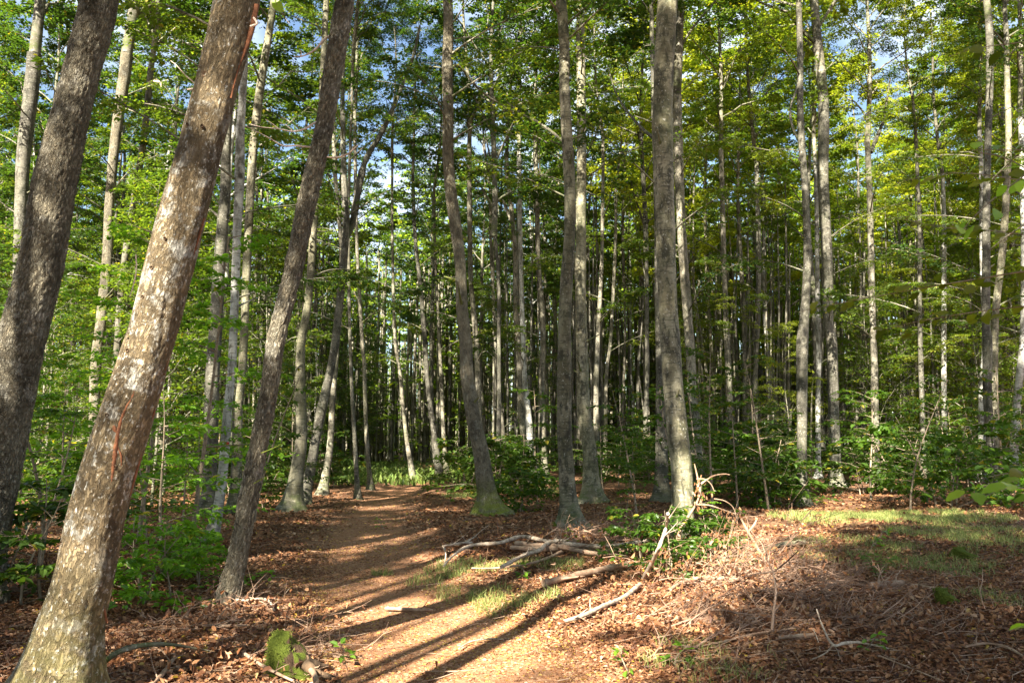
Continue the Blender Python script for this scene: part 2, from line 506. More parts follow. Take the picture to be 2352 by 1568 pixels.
# ------------------------------------------------------------------ crown variants
def make_crown(seed, Hc=13., r0=.10, rad=3.4, nlimb=24, ntwig=10, nleaf=80, leaf=.105, start=.04, wood=True, top=1.0, seg=5):
    rng = np.random.default_rng(seed)
    W_ = MB(); L_ = MB()
    zz = np.linspace(0, Hc, 12)
    ph = rng.uniform(0, 6.28, 4)
    stem = np.stack([.30 * np.sin(zz * .42 + ph[0]) * zz / Hc, .30 * np.sin(zz * .5 + ph[1]) * zz / Hc, zz], 1)
    stem[:, :2] -= stem[0, :2]
    tube(W_, stem, r0 * (1 - .88 * zz / Hc), 7)
    O = []; D = []; LN = []
    for i in range(nlimb):
        f = start + (1 - start) * (i + rng.uniform(0, .8)) / nlimb
        z = f * Hc
        o = np.array([np.interp(z, zz, stem[:, 0]), np.interp(z, zz, stem[:, 1]), z])
        az = i * 2.4 + rng.normal(0, .4)
        prof = (.55 + .9 * min(f / .3, 1)) * (1 - max(f - .35, 0) * 1.15)
        ln = max(rad * prof * rng.uniform(.7, 1.15), .7)
        el = math.radians(rng.uniform(28, 62))
        d0 = np.array([math.cos(az) * math.cos(el), math.sin(az) * math.cos(el), math.sin(el)])
        ts = np.linspace(0, 1, 6)
        P = o + d0 * (ts * ln)[:, None]
        P[:, 2] -= .22 * ln * ts ** 2
        P += rng.normal(0, .04 * ln, P.shape) * ts[:, None]
        rr = r0 * (1 - .85 * f) * .42
        tube(W_, P, rr * (1 - .8 * ts) + .004, 4)
        for j in range(ntwig):
            s = .22 + .78 * (j + rng.random()) / ntwig
            q = np.array([np.interp(s, ts, P[:, c]) for c in range(3)])
            a2 = az + rng.choice([-1, 1]) * rng.uniform(.3, 1.3)
            e2 = rng.uniform(-.2, .35)
            dd = np.array([math.cos(a2) * math.cos(e2), math.sin(a2) * math.cos(e2), math.sin(e2)])
            l2 = rng.uniform(.6, 1.25) * (1.15 - .35 * s)
            O.append(q); D.append(dd); LN.append(l2)
            if wood and j % 2 == 0:
                tube(W_, np.array([q, q + dd * l2 * .55 + [0, 0, .02], q + dd * l2 - [0, 0, .05]]), [rr * .28 + .004, .006, .003], 3)
    O = np.array(O); D = np.array(D); LN = np.array(LN)
    keep = rng.random(len(O)) > .12
    spray(L_, rng, O[keep], D[keep], LN[keep], nleaf, leaf)
    return W_.mesh('branches', M['beech'], True, ('rnd', 'bv')), L_.mesh('crown', M['leaf'], False)

def make_limb(seed, ln=2.6, ntw=12, nleaf=46, leaf=.085):
    """one low side limb with its leaves, growing along +X"""
    rng = np.random.default_rng(seed)
    W_ = MB(); L_ = MB()
    ts = np.linspace(0, 1, 8)
    P = np.stack([ts * ln, .12 * np.sin(ts * 4 + seed), .55 * ts * ln * (1 - .5 * ts)], 1); P[:, 1] -= P[0, 1]
    tube(W_, P, .022 * (1 - .85 * ts) + .003, 5)
    O = []; D = []; LN = []
    for j in range(ntw):
        s = .2 + .8 * (j + rng.random()) / ntw
        q = np.array([np.interp(s, ts, P[:, c]) for c in range(3)])
        a = rng.choice([-1, 1]) * rng.uniform(.2, 1.1)
        dd = np.array([math.cos(a), math.sin(a), rng.uniform(-.15, .2)])
        l2 = rng.uniform(.5, 1.0) * (1.2 - .5 * s)
        tube(W_, np.array([q, q + dd * l2 * .5, q + dd * l2 - [0, 0, .06]]), [.007, .004, .002], 3)
        O.append(q); D.append(dd); LN.append(l2)
    spray(L_, rng, np.array(O), np.array(D), np.array(LN), nleaf, leaf, True)
    return W_.mesh('limb', M['beech'], True, ('rnd', 'bv')), L_.mesh('leaves', M['leaf'], False)

def make_sapling(seed, h=2.0, nbr=10, ntw=5, nleaf=16, leaf=.075, spread=.9, stems=1, lo=.15):
    rng = np.random.default_rng(seed)
    W_ = MB(); L_ = MB(); O = []; D = []; LN = []
    for s_ in range(stems):
        lean = rng.normal(0, .16, 2) * (1 + .6 * (stems > 1))
        ts = np.linspace(0, 1, 8); hh = h * rng.uniform(.75, 1.0)
        base = np.array([rng.normal(0, .12), rng.normal(0, .12), -.06]) * (stems > 1) + np.array([0, 0, -.05])
        P = base + np.stack([lean[0] * hh * ts ** 1.5 + .04 * np.sin(ts * 5 + seed), lean[1] * hh * ts ** 1.5, ts * hh], 1)
        r0 = .006 + .007 * hh
        tube(W_, P, r0 * (1 - .85 * ts) + .0015, 5)
        for i in range(nbr):
            f = lo + (1 - lo) * (i + rng.random()) / nbr
            q = np.array([np.interp(f, ts, P[:, c]) for c in range(3)])
            az = rng.uniform(0, 6.28); el = rng.uniform(.05, .5)
            dd = np.array([math.cos(az) * math.cos(el), math.sin(az) * math.cos(el), math.sin(el)])
            l1 = spread * rng.uniform(.6, 1.1) * (1.15 - .7 * f) * h / 2
            e = q + dd * l1; e[2] -= .12 * l1
            tube(W_, np.array([q, q + dd * l1 * .5, e]), [r0 * .35 + .001, .003, .0015], 3)
            O.append(q); D.append(dd); LN.append(l1)
            for j in range(ntw - 1):
                s = rng.uniform(.25, .9); a2 = az + rng.choice([-1, 1]) * rng.uniform(.5, 1.0)
                q2 = q + dd * l1 * s; q2[2] -= .1 * l1 * s * s
                O.append(q2); D.append(np.array([math.cos(a2), math.sin(a2), rng.uniform(-.1, .15)])); LN.append(l1 * rng.uniform(.35, .6))
    spray(L_, rng, np.array(O), np.array(D), np.array(LN), nleaf, leaf, True, .06, .34, .28)
    return W_.mesh('stem', M['twig'], True, ('rnd', 'bv')), L_.mesh('leaves', M['leaf_near'], False)

# ------------------------------------------------------------------ objects
def empty(name, loc=(0, 0, 0), label=None, cat=None, group=None):
    o = bpy.data.objects.new(name, None); COL.objects.link(o); o.location = loc
    o.empty_display_size = .2
    tag(o, label, cat, group); return o
def tag(o, label=None, cat=None, group=None, kind=None):
    if label: o['label'] = label
    if cat: o['category'] = cat
    if group: o['group'] = group
    if kind: o['kind'] = kind
    return o
def link(name, me, parent=None, loc=(0, 0, 0), rot=(0, 0, 0), sc=1., color=None):
    o = bpy.data.objects.new(name, me); COL.objects.link(o)
    if parent is not None: o.parent = parent
    o.location = loc; o.rotation_euler = rot
    o.scale = (sc,) * 3 if not hasattr(sc, '__len__') else sc
    if color is not None: o.color = tuple(color) + (1,) if len(color) == 3 else color
    return o

RNG = np.random.default_rng(11)
random.seed(5)
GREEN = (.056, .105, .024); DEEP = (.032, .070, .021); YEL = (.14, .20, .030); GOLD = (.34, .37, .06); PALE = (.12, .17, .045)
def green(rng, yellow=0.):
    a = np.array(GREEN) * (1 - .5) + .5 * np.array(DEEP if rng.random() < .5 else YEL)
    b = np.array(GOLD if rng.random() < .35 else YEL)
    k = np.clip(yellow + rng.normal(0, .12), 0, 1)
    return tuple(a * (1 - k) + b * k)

# ------------------------------------------------------------------ ground
def build_ground():
    def axis(parts):
        out = []
        for a, b, n in parts: out.append(np.linspace(a, b, n, endpoint=False))
        return np.concatenate(out)
    gy = 13 * (np.exp(np.linspace(0, math.log(400 / 13), 90)) )
    ys = np.concatenate([np.linspace(-60, -4, 24, endpoint=False), np.linspace(-4, 3.5, 24, endpoint=False), np.linspace(3.5, 13, 150, endpoint=False), gy])
    xn = np.linspace(-7, 8, 230, endpoint=False)
    far_ = np.exp(np.linspace(math.log(8), math.log(320), 50))
    xs = np.concatenate([-(far_[::-1]) + 1.0, xn, far_])
    X, Y = np.meshgrid(xs, ys)
    Z = H(X, Y)
    pm = path_mask(X, Y)
    ny, nx = X.shape
    i = np.arange((ny - 1) * (nx - 1)); r = i // (nx - 1); c = i % (nx - 1); a = r * nx + c
    F = np.stack([a, a + 1, a + nx + 1, a + nx], 1)
    mb = MB(); mb.add(np.stack([X, Y, Z], -1).reshape(-1, 3), F)
    o = mb.obj('ground', M['ground'], None, True, ())
    me = o.data
    me.attributes.new('path', 'FLOAT', 'POINT').data.foreach_set('value', pm.ravel().astype(np.float32))
    g = green_mask(X, Y)
    me.attributes.new('green', 'FLOAT', 'POINT').data.foreach_set('value', g.ravel().astype(np.float32))
    tag(o, 'forest floor of red brown fallen beech leaves', None, None, 'structure')

GRASS_PX = [(2130, 1190, 1.3), (2250, 1230, 1.2), (2040, 1190, 1.2), (1990, 1270, .9), (2330, 1260, .8), (1880, 1190, .8), (1090, 1370, .35), (1160, 1400, .25), (1060, 1310, .45), (1290, 1300, .35), (1010, 1340, .35),
            (1960, 1190, .8), (2200, 1310, .5), (1630, 1520, .45), (2310, 1380, .4), (1230, 1130, .8), (1060, 1140, .6), (1370, 1270, .3), (1150, 1300, .3), (1230, 1370, .25), (880, 1320, .12)]
GR = [(on_ground(x, y), r) for x, y, r in GRASS_PX]
def green_mask(X, Y):
    g = np.zeros(X.shape)
    for p, r in GR:
        g = np.maximum(g, np.clip(1.4 - np.hypot(X - p[0], Y - p[1]) / r, 0, 1))
    far = np.clip((Y - 34) / 6, 0, 1) * np.clip((4 - np.abs(X + 8)) / 3 + .3, 0, 1)
    return np.maximum(g, far * .8)
build_ground()

# the path: a sheet that follows the ground, 4 mm above it
def build_path():
    ys = np.linspace(1.5, 44, 260); us = np.linspace(-1, 1, 15)
    Y, U = np.meshgrid(ys, us, indexing='ij')
    c = np.interp(Y, PY, PX); w = np.interp(Y, PY, PW) * (1 + .18 * vnoise(Y * 1.3, U * 0 + np.sign(U) * 3, seed=9))
    X = c + U * w
    Z = H(X, Y) + .006 - .03 * np.abs(U) ** 6
    ny, nx = X.shape
    i = np.arange((ny - 1) * (nx - 1)); r = i // (nx - 1); cc = i % (nx - 1); a = r * nx + cc
    mb = MB(); mb.add(np.stack([X, Y, Z], -1).reshape(-1, 3), np.stack([a, a + 1, a + nx + 1, a + nx], 1))
    m, t = new_mat('trodden_earth'); n = N(t)
    p = n.node('ShaderNodeNewGeometry').outputs['Position']
    ps = n.mix(n.mapr(n.noise(p, 45, 5, .75), .35, .65), (.19, .085, .042), (.46, .25, .135))
    ps = n.mix(n.mapr(n.noise(p, 3.5, 5, .65), .4, .65, 0, .6), ps, (.25, .13, .075))
    sp = n.node('ShaderNodeSeparateColor'); n.put(sp.inputs[0], n.voro(p, 22, 'F1', 'Color'))
    ps = n.mix(n.mapr(sp.outputs[0], .6, 1, 0, .6), ps, (.42, .22, .12))
    h = n.math('ADD', n.noise(p, 60, 5, .7), n.mapr(n.voro(p, 22), 0, .6, .5, 0))
    n.out(n.princ(ps, .9, n.bump(h, .7, .015), .12))
    o = mb.obj('path', m, None, True, ())
    tag(o, 'trodden earth path winding away between the trees', None, None, 'structure')
build_path()

# ------------------------------------------------------------------ trees traced from the photograph
def disp_flaky(TH, LL, r0, amp=.014, cx=7.0, cz=12.0):
    arc = TH * r0
    wx = arc + .03 * vnoise(arc * 12, LL * 8, seed=21); wz = LL + .05 * vnoise(arc * 10, LL * 6, seed=22)
    n_ = max(int(round(2 * math.pi * r0 * 17)), 4)
    e, cid = worley(wx * 30, wz * 11, 5)
    plate = np.clip(e / .28, 0, 1) * (.5 + .5 * np.clip(np.abs(vnoise(wx * 28, LL * 7, seed=29)) / .25, 0, 1))
    big = vnoise(np.cos(TH) * 2, np.sin(TH) * 2, LL * .9, seed=23)
    fine = vnoise(arc * 60, LL * 40, seed=24) * .25
    return amp * (plate * (.45 + .75 * cid) - .6) + amp * .25 * fine + r0 * .05 * big, 1 - plate

def disp_ridge(TH, LL, r0, amp=.007):
    arc = TH * r0
    wx = arc + .025 * vnoise(arc * 9, LL * 7, seed=31)
    rr_ = vnoise(wx * 36, LL * 13, seed=35) + .5 * vnoise(wx * 75, LL * 30, seed=37)
    plate = np.clip(np.abs(rr_) / .30, 0, 1) ** .7; cid = vnoise(wx * 12, LL * 6, seed=38) * .5 + .5
    big = vnoise(np.cos(TH) * 2.2, np.sin(TH) * 2.2, LL * 1.3, seed=33)
    mid = vnoise(np.cos(TH) * 5, np.sin(TH) * 5, LL * 4, seed=34)
    return amp * (plate * (.3 + .8 * cid) - .5) + r0 * .06 * big + r0 * .025 * mid, (1 - plate) * .7

def disp_smooth(TH, LL, r0):
    big = vnoise(np.cos(TH) * 1.7, np.sin(TH) * 1.7, LL * 1.1, seed=41)
    mid = vnoise(np.cos(TH) * 4, np.sin(TH) * 4, LL * 3, seed=42)
    return r0 * (.06 * big + .03 * mid), np.zeros(TH.shape)

crown_near = [make_crown(100 + i, 12.5, .11, 3.6, 26, 11, 118, .095) for i in range(4)]
crown_open = [make_crown(150 + i, 12.5, .11, 3.4, 20, 8, 48, .12) for i in range(3)]
limbs = [make_limb(200 + i, 2.2 + .35 * i) for i in range(5)]

def traced_tree(name, label, pts, D, mat, kind='smooth', seg=14, dz=.12, ztop=None, crown=True, nlimb=5, limb_lo=4.5, group=None, yellow=0., flare=.65, cat='tree', fork=None):
    """pts: (x, y, width) in picture pixels from the foot up; D metres away"""
    W = []
    for (x, y, w) in pts:
        p, t = on_plane(x, y, D); W.append(np.r_[p, w * .95 / 2 / FPX * t])
    W = np.array(W)
    # foot down to the ground
    gx, gy = W[0, 0], D
    gz = float(H(gx, gy)) - .15
    if W[0, 2] > gz + .1:
        d = (W[1] - W[0]) / (W[1, 2] - W[0, 2]) if W[1, 2] > W[0, 2] else np.array([0, 0, 1, 0.])
        k = W[0, 2] - gz
        foot = W[0] - d * k; foot[2] = gz; foot[3] = W[0, 3] * 1.1
        W = np.vstack([foot, W])
    else:
        gz = W[0, 2]
    if ztop is None: ztop = max(9.5, min(1.6 + .60 * D, 13))
    keep = W[:, 2] < ztop - .5; W = W[keep]
    d = (W[-1] - W[-2]) / (W[-1, 2] - W[-2, 2]); d[3] = -.002
    up = np.array([0, 0, 1, -.003])
    k = ztop - W[-1, 2]
    W = np.vstack([W, W[-1] + (d * .6 + up * .4) * k * .5]); W = np.vstack([W, W[-1] + (d * .3 + up * .7) * k * .5])
    W[:, 3] = np.maximum(W[:, 3], .03)
    n = max(int((ztop - gz) / dz), 12)
    Q = smooth_path(W, n)
    # gentle swing in depth so no trunk is a flat cut-out
    s = np.linspace(0, 1, n)
    kk = 1 + .008 * np.sin(s * 5 + D) * np.minimum(s * 5, 1)
    Q[:, :3] = np.array([0, 0, CAM_H]) + (Q[:, :3] - np.array([0, 0, CAM_H])) * kk[:, None]
    hgt = Q[:, 2] - (gz + .15)
    R = Q[:, 3] * (1 + flare * np.exp(-np.maximum(hgt, 0) / .22) + flare * .2 * np.exp(-np.maximum(hgt, 0) / .6))
    base = np.array([gx, gy, gz + .15])
    root = empty(name, base, label, cat, group)
    mb = MB()
    fn = {'flaky': disp_flaky, 'ridge': disp_ridge, 'smooth': disp_smooth}[kind]
    def dd(TH, LL, r0):
        off, cav = fn(TH, LL, r0)
        # root lobes
        lob = (.5 + .5 * np.sin(TH * 5 + D)) * np.exp(-np.maximum(LL - .15, 0) / .25) * r0 * flare * 1.3
        return off + lob, cav
    tube(mb, Q[:, :3] - base, R, seg, dd)
    rng = np.random.default_rng(int(D * 100) + len(pts))
    for j in range(7 if D < 23 else 4):
        k_ = int(rng.uniform(.15, .85) * len(Q)); a_ = rng.uniform(0, 6.28); rr0 = Q[k_, 3]
        d_ = np.array([math.cos(a_), math.sin(a_), rng.uniform(.1, .9)]); p_ = Q[k_, :3] - base + d_ * [rr0 * .7, rr0 * .7, 0]
        l_ = rng.uniform(.03, .08) if D < 10 else rng.uniform(.05, .22) * (2.5 if rng.random() < .25 else 1); q_ = .014 + rr0 * .09
        tube(mb, np.array([p_, p_ + d_ * l_ * .35, p_ + d_ * l_]), [q_ * 1.6, q_ * .8, q_ * .45], 6, cap=True)
    tr = mb.obj('trunk', mat, root, True, ('bv', 'cav'))
    if crown:
        cw, cl = crown_near[rng.integers(len(crown_near))]
        dirv = Vector(Q[-1, :3] - Q[-4, :3]).normalized()
        rot = (Vector((0, 0, 1)).rotation_difference(dirv)).to_euler()
        sc = max(.6, min(R[-1] / .108, .7 if D < 10 else 1.0 if D < 19 else 1.5))
        pos = Q[-1, :3] - base
        col = green(rng, yellow)
        e = link('branches', cw, root, pos, (rot.x, rot.y, rng.uniform(0, 6)), sc)
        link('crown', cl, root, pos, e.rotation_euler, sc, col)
    for i in range(nlimb):
        z = limb_lo + (ztop - 1 - limb_lo) * (i + rng.random()) / nlimb
        q = np.array([np.interp(z, Q[:, 2], Q[:, c]) for c in range(3)]) - base
        lw, ll = limbs[rng.integers(len(limbs))]
        az = rng.uniform(0, 6.28); sc = rng.uniform(.7, 1.1)
        a = link('limb', lw, root, q, (0, 0, az), sc)
        link('leaves', ll, a, (0, 0, 0), (0, 0, 0), 1, green(rng, yellow))
    return root, Q, base

T = {}
def PXW(*a): return list(a)
T[1] = traced_tree('tree', 'thick flaky-barked tree at the far left edge, leaning right, grey brown', [(-75, 1400, 118), (-45, 1240, 112), (10, 984, 108), (50, 783, 104), (95, 600, 99), (125, 425, 98), (178, 200, 80), (228, 0, 84)], 8.0,
                   M['flaky'], 'flaky', 120, .022, 12, nlimb=0, flare=.25)
T[2] = traced_tree('tree', 'big leaning tree with lichen patches and a red bark scar, nearest on the left', [(118, 1640, 220), (133, 1568, 182), (161, 1434, 140), (190, 1334, 130), (222, 1184, 125), (283, 984, 121), (345, 784, 112), (357, 740, 111), (418, 500, 105), (475, 280, 101), (545, 0, 102)], 5.05,
                   M['lichen'], 'ridge', 130, .016, 11, nlimb=0, flare=.15)
T[3] = traced_tree('tree', 'slim flaky-barked tree with dead side twigs, leaning right beside the path', [(518, 1395, 48), (532, 1334, 46), (555, 1234, 44), (572, 1134, 44), (597, 1009, 43), (620, 884, 42), (633, 784, 44), (641, 750, 43), (678, 600, 44), (708, 450, 46), (745, 290, 44), (762, 180, 45), (782, 60, 46), (792, 0, 45)], 8.0,
                   M['flaky'], 'flaky', 60, .03, 12, nlimb=0, flare=.2)
T[4] = traced_tree('tree', 'dark grey trunk behind the thick tree at the far left', [(35, 1120, 34), (44, 700, 30), (47, 515, 29), (55, 350, 31), (70, 225, 33), (80, 100, 33), (92, 0, 35)], 23, M['dark'], seg=16)
T[5] = traced_tree('tree', 'thin sunlit trunk between the two big leaning trees, kinked near its top', [(212, 1130, 27), (216, 984, 24), (220, 834, 25), (231, 750, 24), (246, 600, 24), (251, 475, 22), (262, 350, 23), (270, 280, 24), (286, 175, 27), (298, 75, 22), (303, 0, 24)], 23, M['brown'], seg=16)
T[6] = traced_tree('tree', 'slender grey trunk with a snapped top just left of the scarred leaning tree', [(235, 1120, 20), (260, 884, 18), (268, 810, 16), (280, 650, 16), (301, 500, 15), (326, 350, 15), (341, 185, 15), (352, 100, 12)], 24, M['beech'], seg=12)
T[7] = traced_tree('beech_tree', 'thin whitish beech with a red paint mark, left of the path', [(466, 1280, 28), (491, 1209, 23), (506, 1134, 22), (518, 1010, 22), (523, 934, 20), (532, 860, 20), (535, 790, 20), (545, 525, 20), (550, 425, 23), (552, 300, 20), (561, 160, 16), (566, 40, 12)], 12.4, M['beech_white'], seg=22, dz=.08, nlimb=3, limb_lo=5)
T[8] = traced_tree('beech_tree', 'grey beech just right of the white trunk with the red paint mark', [(540, 1150, 27), (545, 1044, 25), (545, 959, 24), (557, 834, 20), (572, 500, 20), (581, 350, 20), (593, 240, 20), (610, 125, 18), (630, 0, 16)], 18, M['beech_moss'], seg=16)
T[9] = traced_tree('tree', 'dark mossy trunk just left of the white trunk with the red paint mark', [(478, 1175, 34), (482, 1109, 30), (485, 984, 32), (487, 884, 33), (490, 834, 33), (512, 500, 26), (517, 450, 25), (520, 320, 22), (530, 150, 18), (538, 0, 16)], 17.5, M['dark'], seg=18)
T[10] = traced_tree('beech_tree', 'pale-footed beech at the left edge of the path, sunlit below', [(671, 1158, 42), (682, 1084, 32), (692, 1009, 28), (692, 959, 26), (690, 884, 25), (692, 784, 21), (707, 700, 19), (722, 500, 17), (735, 300, 15), (745, 100, 14)], 19.5, M['beech_moss'], seg=18)
T[11] = traced_tree('beech_tree', 'dark curved beech leaning right over the path, forked high up', [(700, 1135, 26), (712, 1084, 24), (725, 1009, 22), (740, 934, 24), (757, 859, 20), (770, 784, 19), (785, 650, 18), (794, 525, 17), (790, 400, 14), (787, 250, 11), (792, 60, 9)], 21.8, M['dark'], seg=16)
T[12] = traced_tree('beech_tree', 'thin white-footed beech behind the dark curved trunk', [(745, 1110, 19), (757, 1034, 16), (765, 909, 14), (775, 784, 12), (785, 600, 11), (770, 400, 10), (765, 200, 9)], 25, M['beech'], seg=10)
T[13] = traced_tree('beech_tree', 'thin straight beech left of the path bend, first of a pair', [(821, 1119, 11), (816, 1034, 10), (809, 909, 9), (804, 784, 8), (800, 500, 8), (806, 300, 7)], 23.5, M['beech'], seg=10)
T[14] = traced_tree('beech_tree', 'thin straight beech left of the path bend, second of a pair', [(849, 1099, 11), (841, 984, 10), (836, 834, 9), (832, 784, 9), (820, 560, 8), (815, 300, 8)], 27, M['beech'], seg=10)
T[15] = traced_tree('beech_tree', 'slim crooked beech standing at the far end of the path', [(946, 1082, 13), (934, 1009, 10), (926, 934, 9), (919, 859, 9), (908, 784, 8), (902, 600, 7), (893, 400, 6)], 33, M['beech'], seg=10)
T[16] = traced_tree('beech_tree', 'dark beech leaning left at the path end, left of the pink-barked trunk', [(1008, 1078, 16), (996, 984, 14), (984, 899, 12), (976, 784, 12), (965, 650, 10), (955, 560, 9), (938, 420, 8)], 34, M['dark'], seg=12)
T[17] = traced_tree('beech_tree', 'thin grey beech close behind the dark left-leaning trunk at the path end', [(1024, 1072, 12), (1018, 984, 10), (1014, 884, 9), (1009, 784, 8), (1000, 600, 7), (990, 400, 7)], 36, M['beech'], seg=10)
T[18] = traced_tree('tree', 'bent brown tree with a bright mossy foot, right of the path in the middle', [(1126, 1182, 58), (1119, 1134, 42), (1111, 1084, 40), (1104, 1034, 38), (1092, 984, 36), (1083, 934, 34), (1073, 859, 32), (1069, 784, 31), (1061, 700, 28), (1056, 600, 27), (1044, 500, 29), (1034, 425, 28), (1029, 350, 26), (1029, 250, 26), (1028, 150, 26), (1030, 50, 24), (1029, 0, 24)], 17.3,
                    M['brown'], 'ridge', 48, .05, 12, nlimb=8, limb_lo=8)
T[19] = traced_tree('beech_tree', 'thin grey beech directly behind the bent brown tree in the middle', [(1102, 1065, 16), (1095, 800, 14), (1082, 650, 12), (1079, 500, 12), (1080, 350, 11), (1084, 250, 10), (1086, 150, 9)], 31, M['beech'], seg=10, nlimb=7)
T[20] = traced_tree('beech_tree', 'very slim beech between the bent brown tree and the grey beech trio', [(1160, 1050, 12), (1156, 1000, 10), (1144, 884, 10), (1139, 784, 9), (1134, 700, 8), (1129, 600, 8), (1118, 400, 7)], 36, M['beech'], seg=10)
T[21] = traced_tree('beech_tree', 'left one of three grey beeches with sunlit feet in the middle', [(1208, 1060, 19), (1206, 1024, 18), (1199, 959, 15), (1194, 859, 14), (1190, 784, 14), (1184, 700, 13), (1184, 600, 12), (1179, 525, 11), (1165, 400, 10), (1150, 200, 8)], 32, M['beech'], seg=12, nlimb=7)
T[22] = traced_tree('beech_tree', 'middle one of three grey beeches with sunlit feet, leaning left', [(1224, 1060, 18), (1219, 1030, 18), (1214, 959, 16), (1206, 884, 13), (1203, 814, 12), (1199, 700, 11), (1194, 500, 11), (1188, 300, 10)], 31, M['beech_white'], seg=12)
T[23] = traced_tree('beech_tree', 'right one of three grey beeches with sunlit feet, tallest and straightest', [(1248, 1062, 20), (1246, 1030, 18), (1245, 959, 17), (1245, 859, 15), (1247, 784, 14), (1244, 700, 14), (1236, 600, 12), (1234, 500, 12), (1231, 400, 11), (1230, 300, 11), (1226, 200, 10), (1220, 50, 9)], 31.5, M['beech'], seg=12)
T[24] = traced_tree('beech_tree', 'stout straight dark grey beech with mossy roots, behind the pile of fallen branches', [(1310, 1216, 50), (1306, 1159, 38), (1301, 1084, 36), (1296, 984, 35), (1296, 884, 34), (1297, 784, 33), (1296, 750, 31), (1301, 650, 30), (1308, 550, 28), (1309, 450, 27), (1306, 375, 27), (1301, 300, 27), (1297, 200, 25), (1296, 100, 26), (1289, 0, 25)], 14.5,
                    M['beech_moss'], seg=30, dz=.06, ztop=12.5, nlimb=9, limb_lo=8.5)
T[25] = traced_tree('beech_tree', 'beech with dark stains and ivy leaves close behind the stout dark grey beech', [(1359, 1135, 40), (1354, 1034, 33), (1342, 959, 32), (1339, 884, 30), (1336, 784, 28), (1334, 700, 26), (1334, 550, 25), (1335, 450, 24), (1336, 300, 22), (1334, 150, 21), (1333, 0, 20)], 21.5, M['beech_moss'], seg=24, dz=.09, ztop=13, nlimb=9, limb_lo=7.5)
T[26] = traced_tree('beech_tree', 'slim pale beech a step right of the dark-stained beech', [(1373, 1065, 14), (1369, 934, 13), (1373, 784, 11), (1382, 600, 9), (1385, 400, 8), (1383, 200, 7)], 30, M['beech'], seg=10)
T[27] = traced_tree('beech_tree', 'very slim beech left of the big mottled beech, in the gap', [(1390, 1050, 10), (1391, 990, 9), (1393, 859, 9), (1402, 784, 8), (1412, 600, 8), (1420, 350, 7)], 36, M['beech'], seg=10)
T[28] = traced_tree('beech_tree', 'big smooth grey beech with leaf shadows, rising from the brush pile', [(1574, 1290, 62), (1568, 1184, 52), (1566, 1084, 50), (1555, 984, 49), (1546, 884, 47), (1540, 784, 48), (1534, 700, 46), (1530, 600, 46), (1528, 500, 47), (1525, 400, 47), (1521, 300, 49), (1523, 200, 48), (1528, 100, 48), (1533, 0, 48)], 12.3,
                    M['beech_moss'], seg=44, dz=.05, ztop=12.5, nlimb=9, limb_lo=8.8, flare=.2)
T[29] = traced_tree('beech_tree', 'slimmer beech half hidden along the right side of the big smooth beech', [(1602, 1090, 26), (1598, 980, 24), (1590, 900, 23), (1585, 800, 23), (1570, 600, 22), (1562, 450, 22), (1557, 300, 22), (1556, 200, 21), (1553, 0, 19)], 26, M['beech'], seg=14)
T[30] = traced_tree('tree', 'dark trunk half hidden along the left side of the big smooth beech', [(1520, 1120, 32), (1519, 1000, 28), (1516, 850, 20), (1512, 700, 17), (1509, 500, 14), (1503, 300, 12)], 22, M['dark'], seg=14)
T[31] = traced_tree('beech_tree', 'straight slim beech with one bright sun patch, first right of the big smooth beech', [(1684, 1062, 16), (1680, 984, 15), (1675, 884, 15), (1670, 784, 15), (1668, 750, 13), (1663, 600, 12), (1659, 450, 12), (1655, 300, 12), (1654, 150, 12), (1653, 0, 10)], 31, M['beech'], seg=12, yellow=.4)
T[32] = traced_tree('beech_tree', 'dark slim beech with pale spots, second right of the big smooth beech', [(1736, 1050, 13), (1735, 900, 11), (1738, 784, 12), (1740, 750, 12), (1743, 600, 12), (1740, 450, 11), (1737, 300, 11), (1732, 150, 10), (1730, 50, 9)], 33, M['dark'], seg=12, yellow=.4)
T[33] = traced_tree('beech_tree', 'very slim beech in between the first and second beeches right of the big smooth one', [(1713, 1050, 10), (1710, 884, 10), (1708, 700, 10), (1699, 550, 9), (1698, 425, 8), (1694, 200, 7)], 37, M['beech'], seg=10, yellow=.3)
T[34] = traced_tree('beech_tree', 'mottled beech with dark shaded foot left of the thick dark trunk', [(1843, 1150, 26), (1842, 1084, 22), (1842, 984, 23), (1842, 884, 26), (1843, 784, 28), (1848, 725, 22), (1854, 600, 18), (1850, 450, 16), (1843, 350, 16), (1838, 250, 15), (1838, 150, 14), (1840, 0, 14)], 20.5, M['dark'], seg=18, yellow=.2)
T[35] = traced_tree('beech_tree', 'thick dark beech with pale mottles high up, right of centre', [(1920, 1100, 27), (1915, 959, 25), (1913, 884, 26), (1910, 784, 25), (1903, 750, 24), (1900, 600, 25), (1895, 500, 25), (1890, 400, 25), (1892, 300, 25), (1888, 150, 25), (1880, 0, 24)], 26, M['dark'], seg=18, yellow=.2)
T[36] = traced_tree('beech_tree', 'slim sun-streaked beech tucked against the left of the thick dark beech', [(1879, 1060, 13), (1879, 930, 12), (1881, 800, 13), (1880, 750, 13), (1877, 625, 11), (1876, 500, 10), (1871, 350, 9), (1870, 125, 8)], 32, M['beech_white'], seg=10)
T[37] = traced_tree('beech_tree', 'forked beech with a white sunlit patch low down, right of the thick dark beech', [(2012, 1070, 18), (2010, 960, 17), (2009, 909, 18), (2008, 834, 16), (2005, 750, 14), (2002, 650, 15), (1999, 500, 14), (1995, 350, 13), (1993, 250, 10), (1990, 100, 8)], 30, M['beech'], seg=12, yellow=.3)
